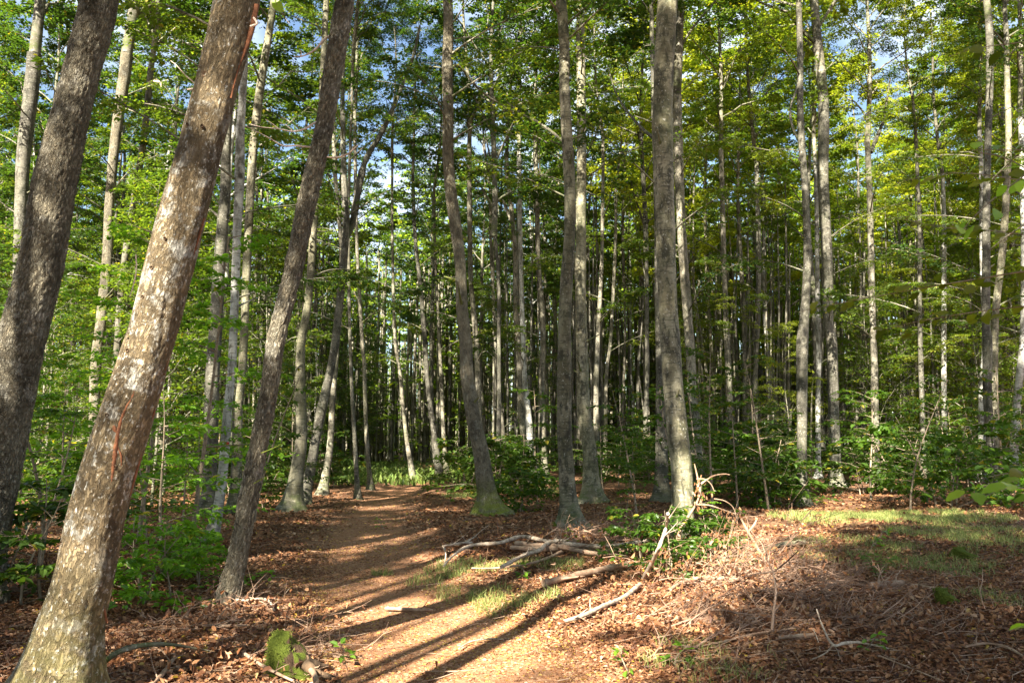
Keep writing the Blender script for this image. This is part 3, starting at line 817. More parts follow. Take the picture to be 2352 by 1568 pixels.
T[38] = traced_tree('beech_tree', 'slim beech with bright white dashes, left of the dark trunk near the right edge', [(2171, 1035, 13), (2168, 884, 12), (2168, 650, 11), (2168, 500, 10), (2163, 400, 10), (2158, 300, 9), (2150, 150, 9), (2143, 50, 9)], 34, M['beech_white'], seg=10, yellow=.5)
T[39] = traced_tree('beech_tree', 'thin dark beech midway between the forked beech and the white-dashed one', [(2120, 1060, 13), (2118, 934, 12), (2115, 834, 12), (2113, 750, 10), (2112, 550, 9), (2110, 350, 8), (2105, 150, 8)], 31, M['dark'], seg=10, yellow=.4)
T[40] = traced_tree('tree', 'dark straight trunk near the right edge, tall and thin', [(2280, 1130, 24), (2275, 1009, 19), (2268, 909, 20), (2268, 784, 22), (2265, 750, 19), (2265, 600, 18), (2266, 450, 16), (2270, 300, 15), (2274, 150, 17), (2273, 0, 18)], 21, M['dark'], seg=16)
T[41] = traced_tree('beech_tree', 'pale sunlit slim beech just left of the dark straight trunk at the right', [(2256, 1050, 16), (2255, 960, 16), (2256, 884, 14), (2262, 784, 12), (2256, 600, 11), (2254, 400, 10), (2250, 200, 9)], 29, M['beech_white'], seg=12, yellow=.4)
T[42] = traced_tree('beech_tree', 'greenish beech leaning right just behind the dark straight trunk at the right', [(2284, 1090, 22), (2284, 900, 17), (2285, 775, 16), (2288, 700, 16), (2300, 600, 16), (2308, 500, 16), (2316, 350, 14), (2322, 150, 12)], 25, M['beech_moss'], seg=12)
T[43] = traced_tree('beech_tree', 'pale curved beech at the right edge of the view', [(2328, 1060, 20), (2333, 964, 18), (2340, 884, 18), (2350, 784, 16), (2352, 600, 14), (2348, 350, 13), (2345, 150, 13)], 27, M['beech_white'], seg=12)

# pieces on the traced trees -------------------------------------------------
def surf(tree, x, y, D, out=.0, name=None):
    """point on the camera side of the trunk seen at pixel x, y"""
    root, Q, base = T[tree]
    p, t = on_plane(x, y, D)
    i = int(np.argmin(abs(Q[:, 2] - p[2])))
    dx = p[0] - Q[i, 0]; r = Q[i, 3]
    dy = -math.sqrt(max(r * r - dx * dx, 0)) if abs(dx) < r else 0
    return np.array([p[0], Q[i, 1] + dy - out, p[2]]) - base

def stick(name, P, R, mat, parent=None, seg=6, n=None, bumpy=.12, seed=0):
    P = smooth_path(np.asarray(P, float), n or max(len(P) * 4, 8)); k = len(P)
    R = np.interp(np.linspace(0, 1, k), np.linspace(0, 1, len(R)), R)
    rng = np.random.default_rng(seed + 7)
    R = R * (1 + rng.normal(0, bumpy, k))
    mb = MB(); tube(mb, P, R, seg, cap=True)
    return mb.obj(name, mat, parent, True, ('bv',))

# dead twigs on the slim flaky tree and on the scarred one
r3, r2 = T[3][0], T[2][0]
def twig_px(tree, pts, D, R, mat, name='dead_twig', yy=None, seed=1):
    base = T[tree][2]; P = []
    for i, (x, y) in enumerate(pts):
        d = D if yy is None else D + yy[i]
        P.append(on_plane(x, y, d)[0] - base)
    return stick(name, P, R, mat, T[tree][0], 5, seed=seed)
twig_px(3, [(757, 272), (722, 283), (700, 296), (672, 302), (640, 296), (600, 292), (572, 285)], 8.0, [.016, .010, .006, .004], M['drytwig'], yy=[0, -.1, -.2, -.3, -.4, -.5, -.55])
twig_px(3, [(672, 302), (660, 290), (640, 280)], 7.7, [.006, .003], M['drytwig'])
twig_px(3, [(640, 296), (622, 282), (610, 275)], 7.6, [.006, .003], M['drytwig'])
twig_px(3, [(745, 340), (710, 338), (680, 335), (650, 335), (620, 318), (585, 300), (565, 290)], 8.0, [.012, .007, .003], M['drytwig'], yy=[0, -.1, -.2, -.25, -.3, -.35, -.4])
twig_px(3, [(735, 358), (770, 362), (795, 355), (810, 345), (822, 333)], 8.0, [.013, .009, .004], M['drytwig'], yy=[0, -.1, -.2, -.3, -.35])
twig_px(3, [(795, 355), (805, 350), (812, 335)], 7.8, [.007, .003], M['drytwig'])
twig_px(3, [(772, 78), (748, 88), (730, 108), (712, 122), (692, 130), (676, 130)], 8.0, [.014, .011, .006], M['drytwig'], yy=[0, -.05, -.1, -.15, -.2, -.2])
twig_px(3, [(690, 130), (692, 122), (688, 114)], 7.8, [.008, .003], M['drytwig'])
twig_px(3, [(600, 1040), (625, 1030), (650, 1018)], 7.9, [.006, .003], M['moss'])
twig_px(3, [(583, 1110), (605, 1098), (640, 1085)], 7.9, [.006, .003], M['moss'])
twig_px(2, [(470, 215), (445, 190), (425, 172), (405, 150), (392, 140)], 5.0, [.006, .004, .0025], M['drytwig'])
twig_px(2, [(480, 200), (440, 205), (430, 206)], 5.0, [.006, .004], M['drytwig'])
twig_px(2, [(575, 62), (590, 55), (582, 40)], 5.0, [.012, .005], M['drytwig'])
twig_px(2, [(312, 585), (313, 620), (305, 660), (298, 680)], 5.5, [.006, .004, .003], M['drytwig'])
# snapped top and hooked twig of the slender grey trunk
twig_px(6, [(341, 190), (352, 187), (368, 190), (370, 200)], 23.8, [.05, .03, .02], M['drytwig'])
# limbs of the forked ones
def big_limb(tree, pts, D, w0, w1, mat, yo=.8):
    base = T[tree][2]; n = len(pts)
    P = [on_plane(x, y, D + yo * i / (n - 1))[0] - base for i, (x, y) in enumerate(pts)]
    o = stick('limb', P, [w0, w1], mat, T[tree][0], 7, seed=tree)
    rng = np.random.default_rng(tree * 3)
    L_ = MB(); O = []; Dd = []; LN = []
    for j in range(9):
        q = np.array(P[-1 - (j % max(n - 2, 1))]) + rng.normal(0, .15, 3); a = rng.uniform(0, 6.28)
        O.append(q); Dd.append([math.cos(a), math.sin(a), rng.uniform(0, .4)]); LN.append(rng.uniform(.7, 1.2))
    spray(L_, rng, np.array(O), np.array(Dd), np.array(LN), 40, .09)
    lo = L_.obj('leaves', M['leaf'], o, False); lo.color = green(rng, .1) + (1,)
big_limb(11, [(795, 545), (806, 525), (821, 450), (839, 370), (879, 300), (919, 210), (949, 130), (964, 60)], 21.8, .10, .035, M['dark'])
big_limb(37, [(2000, 350), (2012, 320), (2028, 280), (2036, 235), (2045, 180)], 30, .08, .03, M['dark'])
big_limb(18, [(1034, 160), (1052, 150), (1075, 175), (1105, 210), (1150, 240), (1200, 270)], 17.2, .035, .012, M['beech'])
big_limb(19, [(1078, 280), (1120, 215), (1160, 255), (1210, 300), (1260, 330)], 30, .06, .03, M['beech'])
big_limb(21, [(1184, 540), (1160, 470), (1140, 430), (1125, 360), (1110, 280)], 32, .07, .02, M['beech'])
big_limb(24, [(1300, 330), (1270, 305), (1235, 280), (1200, 262), (1165, 235)], 14.5, .03, .01, M['beech'])
big_limb(28, [(1520, 330), (1480, 300), (1440, 255), (1415, 215), (1395, 150)], 12.5, .03, .01, M['dark'], 2)
big_limb(34, [(1838, 330), (1820, 290), (1815, 250), (1828, 210), (1848, 120)], 20.5, .04, .02, M['dark'])

# red scar, torn bark strips and knots on the big leaning tree
def strip(pts, D, ws, mat, name, tree=2, out=.006):
    P = np.array([surf(tree, x, y, D, out) for x, y in pts])
    P = smooth_path(P, len(P) * 5); R = np.interp(np.linspace(0, 1, len(P)), np.linspace(0, 1, len(ws)), ws)
    rng = np.random.default_rng(len(pts) * 13)
    R = R * (1 + rng.normal(0, .10, len(P)))
    mb = MB(); tube(mb, P, np.maximum(R, .001), 6, cap=True)
    o = mb.obj(name, mat, T[tree][0], True, ('bv',)); return o
strip([(334, 870), (332, 905), (318, 935), (306, 965), (296, 1010), (288, 1060), (279, 1110), (267, 1125)], 5.05, [.004, .007, .009, .011, .013, .009, .004], M['redwood'], 'bark_scar', out=-.006)
strip([(288, 965), (293, 985), (297, 1005)], 5.05, [.006, .016, .006], M['redwood'], 'bark_scar', out=-.009)
strip([(296, 1020), (302, 1045), (300, 1070)], 5.05, [.004, .006, .003], M['redwood'], 'bark_scar', out=-.003)
def torn(pts, w, lift):
    base = T[2][2]
    P = np.array([on_plane(x, y, 5.05)[0] - base for x, y in pts]); P[:, 1] += np.linspace(0, -.03, len(P))
    P = smooth_path(P, 10)
    mb = MB(); tube(mb, P, np.interp(np.linspace(0, 1, 10), [0, .3, 1], [w, w, w * .3]), 6, cap=True, flat=.3)
    mb.obj('bark_strip', M['redwood'], T[2][0], True, ('bv',))
torn([(345, 905), (356, 885), (370, 868), (384, 858)], .008, 1)
torn([(338, 975), (346, 965), (356, 950), (361, 940)], .010, 1)
torn([(588, 10), (580, 60), (566, 110), (548, 160), (534, 230)], .020, 1)
torn([(325, 1020), (320, 1060), (312, 1100), (303, 1140)], .012, 1)
torn([(468, 500), (460, 540), (449, 590)], .010, 1)
torn([(246, 1430), (240, 1380), (246, 1330)], .008, 1)
torn([(408, 720), (402, 760), (394, 800), (384, 850)], .012, 1)
for (x, y, r) in ((485, 188, .022), (480, 305, .012), (445, 300, .010), (318, 810, .012), (370, 625, .012), (275, 955, .012), (290, 1070, .012), (400, 560, .010), (330, 990, .008), (205, 1370, .013), (165, 1240, .010), (420, 700, .015), (350, 690, .010)):
    p = surf(2, x, y, 5.05, -.004)
    mb = MB(); k = 10; th = np.arange(k) * 2 * math.pi / k
    for a_, b_, ya, yb in ((1, .75, -.006, -.012), (.75, .15, -.012, .0)):
        V = np.vstack([np.stack([np.cos(th) * r * a_, np.full(k, ya), np.sin(th) * r * a_ * 1.2], 1), np.stack([np.cos(th) * r * b_, np.full(k, yb), np.sin(th) * r * b_ * 1.2], 1)]) + p
        mb.add(V, np.array([[i, (i + 1) % k, k + (i + 1) % k, k + i] for i in range(k)]))
    mb.obj('knot', M['rot'], r2, True, ())
# red paint mark on the white beech
p = surf(7, 521, 1018, 12.4, .006)
mb = MB(); th = np.arange(10) * .628
V = np.vstack([np.stack([np.cos(th) * .035, np.full(10, 0.), np.sin(th) * .028], 1) * (1 + .2 * np.sin(th * 3))[:, None], [[0, -.012, 0]]]) + p
mb.add(V, np.array([[(i + 1) % 10, i, 10] for i in range(10)])); mb.obj('paint_mark', M['paint'], T[7][0], True, ())

# ------------------------------------------------------------------ the stand behind: individual beeches
def make_trunk(seed, h=9.5, r=.16, seg=9):
    rng = np.random.default_rng(seed); mb = MB()
    z = np.linspace(-.2, h, 34); ph = rng.uniform(0, 6.28, 4); a = rng.uniform(.04, .14)
    P = np.stack([a * (np.sin(z * .55 + ph[0]) - math.sin(ph[0])) + .5 * a * np.sin(z * 1.3 + ph[2]) + rng.normal(0, .02) * z, a * (np.sin(z * .5 + ph[1]) - math.sin(ph[1])), z], 1)
    P[:, :2] -= P[0, :2]
    R = r * (1 - .036 * np.maximum(z, 0)) * (1 + .8 * np.exp(-np.maximum(z, 0) / .25))
    tube(mb, P, R, seg, lambda TH, LL, r0: (r0 * .07 * vnoise(np.cos(TH) * 1.5, np.sin(TH) * 1.5, LL * 1.2, seed=seed), np.zeros(TH.shape)))
    for j in range(6):
        k_ = rng.integers(6, 30); a_ = rng.uniform(0, 6.28); d_ = np.array([math.cos(a_), math.sin(a_), rng.uniform(.2, 1)])
        l_ = rng.uniform(.15, .8); p_ = P[k_]; tube(mb, np.array([p_, p_ + d_ * l_ * .5, p_ + d_ * l_ + [0, 0, .1 * l_]]), [.035, .016, .006], 4)
    return mb.mesh('trunk', M['beech'], True, ('bv',)), P[-1]
trunks = [make_trunk(300 + i) for i in range(7)]
crown_mid = [make_crown(400 + i, 13.5, .105, 3.3, 25, 10, 105, .112, wood=True) for i in range(4)]
crown_far = [make_crown(450 + i, 13.5, .105, 3.2, 22, 9, 46, .165, wood=False) for i in range(3)]
def make_young(seed):
    """young understory beech, leafy from 1.5 m up"""
    return make_crown(seed, 9.5, .05, 2.3, 24, 8, 60, .10, start=.13)
young = [make_young(480 + i) for i in range(4)]

placed = [(t[2][0], t[2][1]) for t in T.values()]
def in_view(x, y, m=2.5):
    return y > 2 and abs(x) < y * .63 + m

MARKS = [(40, 'the thick flaky tree at the left edge'), (300, 'the scarred leaning tree'), (540, 'the whitish beech with the paint mark'), (720, 'the dark curved beech'), (880, 'the far end of the path'),
         (1080, 'the bent brown tree'), (1222, 'the three grey beeches'), (1315, 'the stout dark grey beech'), (1540, 'the big smooth beech'), (1700, 'the dark slim pale-spotted beech'),
         (1845, 'the mottled shaded-foot beech'), (1905, 'the thick dark beech'), (2005, 'the forked beech'), (2150, 'the white-dashed slim beech'), (2270, 'the dark straight trunk at the right')]
def where(x, y):
    px = 1176 + x / y * FPX
    mx, nm = min(MARKS, key=lambda m: abs(m[0] - px))
    return ('behind ' if abs(mx - px) < 18 else 'left of ' if px < mx else 'right of ') + nm
def bg_tree(x, y, kind, rng, far):
    z = float(H(x, y)); w_ = where(x, y)
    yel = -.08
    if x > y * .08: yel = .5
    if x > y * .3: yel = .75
    if kind == 'young':
        near = 'near ' if y < 30 else 'far ' if y > 48 else ''
        e = empty('young_beech_tree', (x, y, z - .1), near + 'young leafy beech ' + w_, 'tree', near + 'young beeches ' + w_)
        w, l = young[rng.integers(len(young))]
        rz = rng.uniform(0, 6.28); sc = rng.uniform(.6, 1.2)
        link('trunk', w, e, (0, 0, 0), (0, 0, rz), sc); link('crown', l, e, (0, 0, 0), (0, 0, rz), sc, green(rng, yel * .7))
        return
    bark = rng.integers(5)
    mm = M[['beech', 'dark', 'beech_moss', 'beech_white', 'dark'][bark]]
    lk = ['grey', 'dark', 'mossy', 'pale', 'dark'][bark]
    sx = rng.uniform(.45, 1.05) if not far else rng.uniform(.5, 1.15); sz = rng.uniform(.65, 1.05)
    th = 'thin ' if sx < .7 else ''
    dist = 'distant ' if far else 'near ' if y < 38 else ''
    ph = '%s%s%s-barked beech' % (dist, th, lk)
    e = empty('beech_tree', (x, y, z), ph + ', ' + w_, 'tree', ph + 'es ' + w_)
    tm, top = trunks[rng.integers(len(trunks))]
    rz = rng.uniform(0, 6.28)
    lean = rng.normal(0, .03, 2)
    t = link('trunk', tm, e, (0, 0, 0), (lean[0], lean[1], rz), (sx, sx, sz))
    t.material_slots[0].link = 'OBJECT'; t.material_slots[0].material = mm
    Mx = Matrix.LocRotScale(Vector((0, 0, 0)), t.rotation_euler, Vector((sx, sx, sz)))
    pos = Mx @ Vector(top) - Vector((0, 0, .25))
    cs = (crown_far if far else crown_mid); cw, cl = cs[rng.integers(len(cs))]
    sc = rng.uniform(.8, 1.1) * (1.22 if x > .15 * y else 1)
    b_ = link('branches', cw, e, pos, (0, 0, rz * 2), sc)
    b_.material_slots[0].link = 'OBJECT'; b_.material_slots[0].material = mm
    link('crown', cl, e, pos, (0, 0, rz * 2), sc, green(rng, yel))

rng = np.random.default_rng(77)
def far_enough(x, y, d):
    return all((x - a) ** 2 + (y - b) ** 2 > d * d for a, b in placed)
n = 0; tries = 0
while n < 245 and tries < 60000:
    tries += 1
    y = 25 + 60 * rng.random() ** .8; x = rng.uniform(-1, 1) * (y * .63 + 3)
    c = np.interp(y, PY, PX)
    if y < 46 and abs(x - c) < 2.2: continue
    if abs(x - (-.155 * y)) < 1.2 + .03 * y and 24 < y < 64: continue           # the light gap beyond the path
    if y < 31 and rng.random() < .5: continue
    if not far_enough(x, y, 2.2 if y > 40 else 2.8): continue
    placed.append((x, y)); n += 1
    bg_tree(x, y, 'tall', rng, y > 55)
n = 0; tries = 0
while n < 88 and tries < 30000:
    tries += 1
    y = 19 + 48 * rng.random(); x = rng.uniform(-1, 1) * (y * .62 + 2)
    if x > 0 and y < 29: continue
    if abs(x - np.interp(y, PY, PX)) < 2.4 and y < 46: continue
    if abs(x - (-.155 * y)) < 2.4 and y < 46: continue
    if y < 24 and abs(x) < y * .25: continue
    if not far_enough(x, y, 1.4): continue
    placed.append((x, y)); n += 1
    bg_tree(x, y, 'young', rng, False)

# far-off woodland that reads as one mass
def far_wood():
    rng = np.random.default_rng(99)
    tb = MB(); td = MB(); lb = MB()
    O = []
    for i in range(2600):
        y = 52 + 100 * rng.random() ** 1.15; x = rng.uniform(-1, 1) * (y * .66 + 6)
        h = rng.uniform(8, 15); r = rng.uniform(.07, .16)
        z0 = float(H(x, y))
        ln = rng.normal(0, .02, 2)
        P = np.array([[x, y, z0 - .3], [x + ln[0] * h * .5, y, z0 + h * .5], [x + ln[0] * h, y + ln[1] * h, z0 + h]])
        tube(tb if rng.random() < .7 else td, P, [r, r * .85, r * .6], 5)
        gap = abs(x + .155 * y) < 2.5
        nc = 5 if gap else 9
        for j in range(nc):
            f = rng.random()
            O.append((x + rng.normal(0, 1.8), y + rng.normal(0, 1.8), z0 + .6 + 20 * f ** 1.1))
    O = np.array(O); k = len(O); a = rng.uniform(0, 6.28, k)
    D = np.stack([np.cos(a), np.sin(a), rng.uniform(-.1, .3, k)], 1)
    spray(lb, rng, O, D, rng.uniform(1.0, 2.0, k), 14, .34)
    for i in range(520):
        y = rng.uniform(36, 62); x = rng.uniform(-.6, 1) * y * .64
        if abs(x + .155 * y) < 1.2 + .03 * y or abs(x - float(np.interp(y, PY, PX))) < 2: continue
        h = rng.uniform(9, 17); r = rng.uniform(.035, .085); z0 = float(H(x, y)); a = rng.normal(0, .03, 2); b = rng.normal(0, .12, 2)
        zz = np.array([-.2, .3, .6, 1]) * h; zz[0] = -.3
        P = np.stack([x + a[0] * zz + b[0] * np.sin(zz * .5), y + a[1] * zz, z0 + zz], 1)
        tube(tb if rng.random() < .45 else td, P, [r * 1.15, r, r * .8, r * .45], 5)
    e = tb.obj('distant_trunks', M['beech'], None, True, ('bv',)); tag(e, 'far wall of thin pale trunks closing the view', None, None, 'stuff')
    e = td.obj('distant_dark_trunks', M['dark'], None, True, ('bv',)); tag(e, 'far wall of thin dark trunks closing the view', None, None, 'stuff')
    l = lb.obj('distant_foliage', M['leaf'], None, False); l.color = (.24, .34, .08, 1)  # sunlight put into the leaf colour, since nearer crowns shade this mass
    tag(l, 'green foliage of the far-off wood between the thin trunks', None, None, 'stuff')
far_wood()

# ------------------------------------------------------------------ trees behind and beside the viewpoint (their shade is in the photograph)
def shade_tree(gx, gy, zc, sc, yaw, lab, r=.9, crown=True):
    """crown centre at height zc stands where its shadow falls round (gx, gy)"""
    d = zc / math.tan(SUN_EL)
    x = gx - d * math.sin(SUN_AZ); y = gy - d * math.cos(SUN_AZ)
    if in_view(x, y, 1.0): return
    z = float(H(x, y))
    e = empty('beech_tree', (x, y, z), lab, 'tree', 'beeches standing behind the viewpoint')
    tm, top = trunks[int(abs(yaw * 10)) % len(trunks)]
    t = link('trunk', tm, e, (0, 0, 0), (0, 0, yaw), (r, r, (zc - 4.5) / 9.5 if zc > 7 else .5))
    pos = Matrix.LocRotScale(Vector((0, 0, 0)), t.rotation_euler, Vector(t.scale)) @ Vector(top)
    if crown:
        cw, cl = crown_near[int(abs(yaw * 7)) % 4]
        link('branches', cw, e, pos, (0, 0, yaw * 3), sc); link('crown', cl, e, pos, (0, 0, yaw * 3), sc, GREEN)
def canopy_field():
    """the stand goes on behind and beside the viewpoint; its crowns throw the dappled shade"""
    rng = np.random.default_rng(SHADE_SEED)
    ca, sa = math.cos(SUN_AZ), math.sin(SUN_AZ)
    pts = []; k = 0
    for _ in range(9000):
        if len(pts) >= 105: break
        if len(pts) < 80:
            u0 = rng.uniform(-15, 11); v0 = rng.uniform(-27, 0); x = u0 * ca + v0 * sa; y = -u0 * sa + v0 * ca
        else:
            y = rng.uniform(-10, 42); x = rng.uniform(-36, 26)
        if y > 0 and abs(x) < y * .64 + 2.6: continue
        if y > 0 and abs(x) > y * .64 + 12: continue
        if math.hypot(x, y) < 2.6: continue
        u = x * ca - y * sa; v = x * sa + y * ca
        # the sunny lane over the path and the clearing stays open
        if -22 < v < 1 and any(abs(u - c) < w for c, w in LANES): continue
        if any((x - a) ** 2 + (y - b) ** 2 < 2.5 ** 2 for a, b in pts): continue
        pts.append((x, y))
        e = empty('shade_beech_tree', (x, y, float(H(x, y))), 'beech standing outside the view, throwing dappled shade', 'tree', 'beeches outside the view')
        tm, top = trunks[rng.integers(7)]; r = rng.uniform(.5, 1.1); sz = rng.uniform(.75, 1.2); yaw = rng.uniform(0, 6.28)
        t = link('trunk', tm, e, (0, 0, 0), (0, 0, yaw), (r, r, sz))
        pos = Matrix.LocRotScale(Vector((0, 0, 0)), t.rotation_euler, Vector(t.scale)) @ Vector(top)
        dense = (y > 0) or (u > -.5 and rng.random() < .8) or (u < -8.5 and rng.random() < .6)
        cw, cl = crown_near[rng.integers(4)] if dense else crown_open[rng.integers(3)]; sc = rng.uniform(.55, .85)
        link('branches', cw, e, pos, (0, 0, yaw * 3), sc); link('crown', cl, e, pos, (0, 0, yaw * 3), sc, GREEN)
SHADE_SEED = 4
LANES = [(-2.2, 2.3), (-5.2, 1.0), (-7.3, 1.0)]
canopy_field()
for (x, y, sc, zs) in ((-2.5, 1.5, .5, 1.15), (3.0, 2.0, .7, 1.05), (-5.2, 3.8, .8, 1.0), (5.2, 4.6, .75, 1.0), (-7.6, 7.2, .8, 1.05), (7.8, 7.6, .8, 1.0), (10.5, 12.2, .85, 1.0), (-10.6, 12, .85, 1.0), (-2.2, -7.8, .75, 1.0), (-3.4, -8.3, .5, 1.05), (-3.2, -11.7, .75, 1.0), (-5.1, -10.2, .45, 1.0), (-1.9, -10.5, .85, 1.05), (-6.6, -3.5, .7, 1.0)):
    e = empty('shade_beech_tree', (x, y, float(H(x, y))), 'beech standing outside the view, throwing dappled shade', 'tree', 'beeches outside the view')
    tm, top = trunks[int(abs(x * 3)) % 7]
    link('trunk', tm, e, (0, 0, 0), (0, 0, x), (.7, .7, zs))
    pos = Matrix.LocRotScale(Vector((0, 0, 0)), Matrix.Rotation(x, 3, 'Z').to_euler(), Vector((.7, .7, zs))) @ Vector(top)
    cw, cl = crown_near[int(abs(y * 3)) % 4]
    link('branches', cw, e, pos, (0, 0, y), sc); link('crown', cl, e, pos, (0, 0, y), sc, GREEN)
# bare-trunk shadows across the path: two slender poles whose shadows run side by side
def pole(gx, gy, back, r, lab):
    x = gx - back * math.sin(SUN_AZ); y = gy - back * math.cos(SUN_AZ)
    e = empty('beech_tree', (x, y, float(H(x, y))), lab, 'tree', 'slender beeches beside the viewpoint')
    tm, top = trunks[int(r * 100) % 7]
    link('trunk', tm, e, (0, 0, 0), (0, 0, r * 40), (r, r, 1.25))
    cw, cl = crown_mid[int(r * 100) % 4]
    link('branches', cw, e, Vector(top) * 1.2, (0, 0, 1), .6); link('crown', cl, e, Vector(top) * 1.2, (0, 0, 1), .6, GREEN)
LP = 'slender beech just outside the left of the view casting a narrow shadow over the path'
g1 = on_ground(1000, 1470); g2 = on_ground(1090, 1450); g3 = on_ground(900, 1375)
pole(g1[0], g1[1], 9.0, .55, LP); pole(g2[0], g2[1], 9.5, .42, LP); pole(g3[0], g3[1], 10.0, .7, LP)
for j, (qx, qy, bk, rr_) in enumerate([(820, 1360, 11, .5), (880, 1300, 13, .9), (790, 1250, 12, .6), (700, 1330, 12, .8), (960, 1250, 17, .8), (1180, 1330, 15, .35), (640, 1250, 14, .5)]):
    g = on_ground(qx, qy); pole(g[0], g[1], bk, rr_, LP)

# ------------------------------------------------------------------ saplings and undergrowth
sap = [make_sapling(600 + i, 2.2, 12, 5, 13, .072, 1.0, 1) for i in range(3)]
bush = [make_sapling(620 + i, 1.1, 9, 5, 11, .078, 1.5, 3, .05) for i in range(3)]
def put_sap(x, y, proto, sc, label, col, name='beech_sapling', group=None, rz=None, cat='sapling', D=None):
    if D is None: p = on_ground(x, y)
    else:
        q = on_plane(x, 1000, D)[0]; p = np.array([q[0], D, float(H(q[0], D))])
    e = empty(name, p, label, cat, group)
    rz = rz if rz is not None else (x * .37) % 6.28
    link('stem', proto[0], e, (0, 0, 0), (0, 0, rz), sc); link('leaves', proto[1], e, (0, 0, 0), (0, 0, rz), sc, col)
    return e
BR = (.14, .28, .03); MG = (.065, .13, .02); DG = (.05, .095, .02)  # bright tone for sunlit saplings, duller ones for shaded: light put into leaf colour
put_sap(375, 1330, sap[0], 1.0, 'bright green beech sapling right of the scarred leaning tree foot', BR)
put_sap(330, 1290, sap[1], .95, 'taller green sapling half behind the scarred leaning tree', BR)
put_sap(440, 1260, sap[2], .9, 'broad-leaved sapling in front of the whitish beech with the paint mark', BR)
put_sap(420, 1200, sap[0], 1.0, 'sapling behind the bright green one, under the dark mossy trunk', MG, rz=2)
put_sap(350, 1385, bush[0], .9, 'low leafy bush on brown leaves right of the leaning tree foot', BR)
put_sap(455, 1340, bush[1], .75, 'small bush beside the foot of the slim flaky tree', BR)
put_sap(100, 1310, sap[1], .95, 'sapling between the feet of the two big leaning trees', MG, rz=1)
put_sap(60, 1380, bush[2], 1.2, 'dark spreading bush below the far left flaky tree', DG)
put_sap(150, 1260, sap[2], 1.1, 'sunlit sapling in the gap left of the scarred tree', BR, rz=4)
put_sap(40, 1210, sap[0], 1.2, 'tall shaded sapling in front of the left edge trunks', MG, rz=5)
put_sap(600, 1165, bush[0], .9, 'low bush between the slim flaky tree and the pale-footed beech', MG)
put_sap(640, 1130, sap[1], .5, 'small sapling left of the pale-footed beech', MG)
put_sap(1190, 1178, bush[1], 1.35, 'dense green bush right against the mossy foot of the bent brown tree', MG)
put_sap(1235, 1165, sap[0], .55, 'small upright sapling between bent brown tree and stout dark beech', MG)
put_sap(1210, 1110, sap[1], .8, 'sapling behind the dense bush in the middle', MG)
put_sap(1540, 1320, bush[2], .75, 'green bush in front of the foot of the big smooth beech', MG)
put_sap(1480, 1290, bush[0], .75, 'low leafy bush left of the big smooth beech, over fallen branches', MG)
put_sap(1640, 1290, bush[1], .75, 'low leafy bush right of the big smooth beech foot', MG)
put_sap(1620, 1230, sap[2], .42, 'thin sapling with flat leaf layers right beside the big smooth beech', BR)
put_sap(1440, 1195, sap[1], .4, 'shaded sapling with flat leaf layers left of the big smooth beech', MG)
put_sap(2225, 1115, sap[0], .95, 'bright sunlit sapling in front of the dark straight trunk at the right', (.12, .24, .03))
put_sap(2290, 1090, sap[2], .8, 'sunlit bushy sapling next to the right edge', BR)
put_sap(2170, 1150, sap[1], .28, 'small upright seedling on brown leaves left of the right edge grass', BR)
put_sap(2110, 1075, bush[0], 1.6, 'leafy bush under the thin dark beech at the right', MG)
put_sap(1990, 1090, bush[1], 1.5, 'dark bush below the forked beech', MG)
put_sap(2340, 1160, bush[2], .9, 'leafy bush at the right edge beside dry twigs', BR)
seedl = [make_sapling(660 + i, .24, 5, 1, 3, .055, 1.0, 1, .3) for i in range(3)]
for i, (x, y, s, lab) in enumerate([(1320, 1250, .35, 'tiny seedling in front of the stout dark beech root'), (1420, 1210, .35, 'tiny sunlit seedling left of the leaning stick'), (1210, 1330, .4, 'small seedling at the end of the cut log'),
                                    (880, 1215, .3, 'tiny plant on the path edge'), (1090, 1130, .5, 'low plant in the leaves left of the bent brown tree'), (1030, 1155, .5, 'low plant beside the path under the bent brown tree'),
                                    (1990, 1500, .22, 'two-leaved seedling in front of the curved pale branch'), (1440, 1545, .22, 'pale green seedling at the bottom edge of the view'), (775, 1520, .18, 'clover-like seedling right of the mossy stump'),
                                    (2010, 1260, .7, 'leafy plant in the grass clearing at the right'), (1690, 1200, .7, 'leafy plant behind the brush pile'), (1560, 1540, .3, 'small seedling on sunlit leaves at the bottom edge')]):
    put_sap(x, y, seedl[i % 3], .8 + s, lab, (.13, .25, .03), name='seedling', cat='seedling')
tall = [make_sapling(640 + i, 4.6, 20, 5, 17, .078, .62, 1, .22) for i in range(2)]
tall.append(make_sapling(650, 3.4, 16, 5, 16, .078, .8, 1, .2))
def put_tall(px_x, D, pr, sc, label, col, rz):
    q = on_plane(px_x, 1000, D)[0]; e = empty('tall_beech_sapling', (q[0], D, float(H(q[0], D))), label, 'sapling')
    link('stem', pr[0], e, (0, 0, 0), (0, 0, rz), sc); link('leaves', pr[1], e, (0, 0, 0), (0, 0, rz), sc, col)
put_tall(455, 11.2, tall[0], .95, 'tall bright sapling whose leaf sprays hang in front of the whitish beech', BR, 0)
put_tall(330, 12.5, tall[1], 1.05, 'tall sapling filling the gap right of the scarred leaning tree', BR, 1)
put_tall(235, 13, tall[0], 1.15, 'tall sapling in the gap between the two big leaning trees', BR, 2)
put_tall(120, 11, tall[2], 1.0, 'tall bright sapling low between the two big leaning trees', BR, 3)
put_tall(20, 15, tall[1], 1.2, 'tall sapling behind the far left flaky tree', MG, 4)
put_tall(590, 15, tall[2], .9, 'tall slender sapling right of the whitish beech', MG, 5)
put_tall(1460, 16, tall[2], .8, 'tall slender sapling with flat leaf layers left of the big smooth beech', MG, 1)
put_tall(1630, 17, tall[0], .75, 'tall slender sapling right behind the big smooth beech', MG, 2)
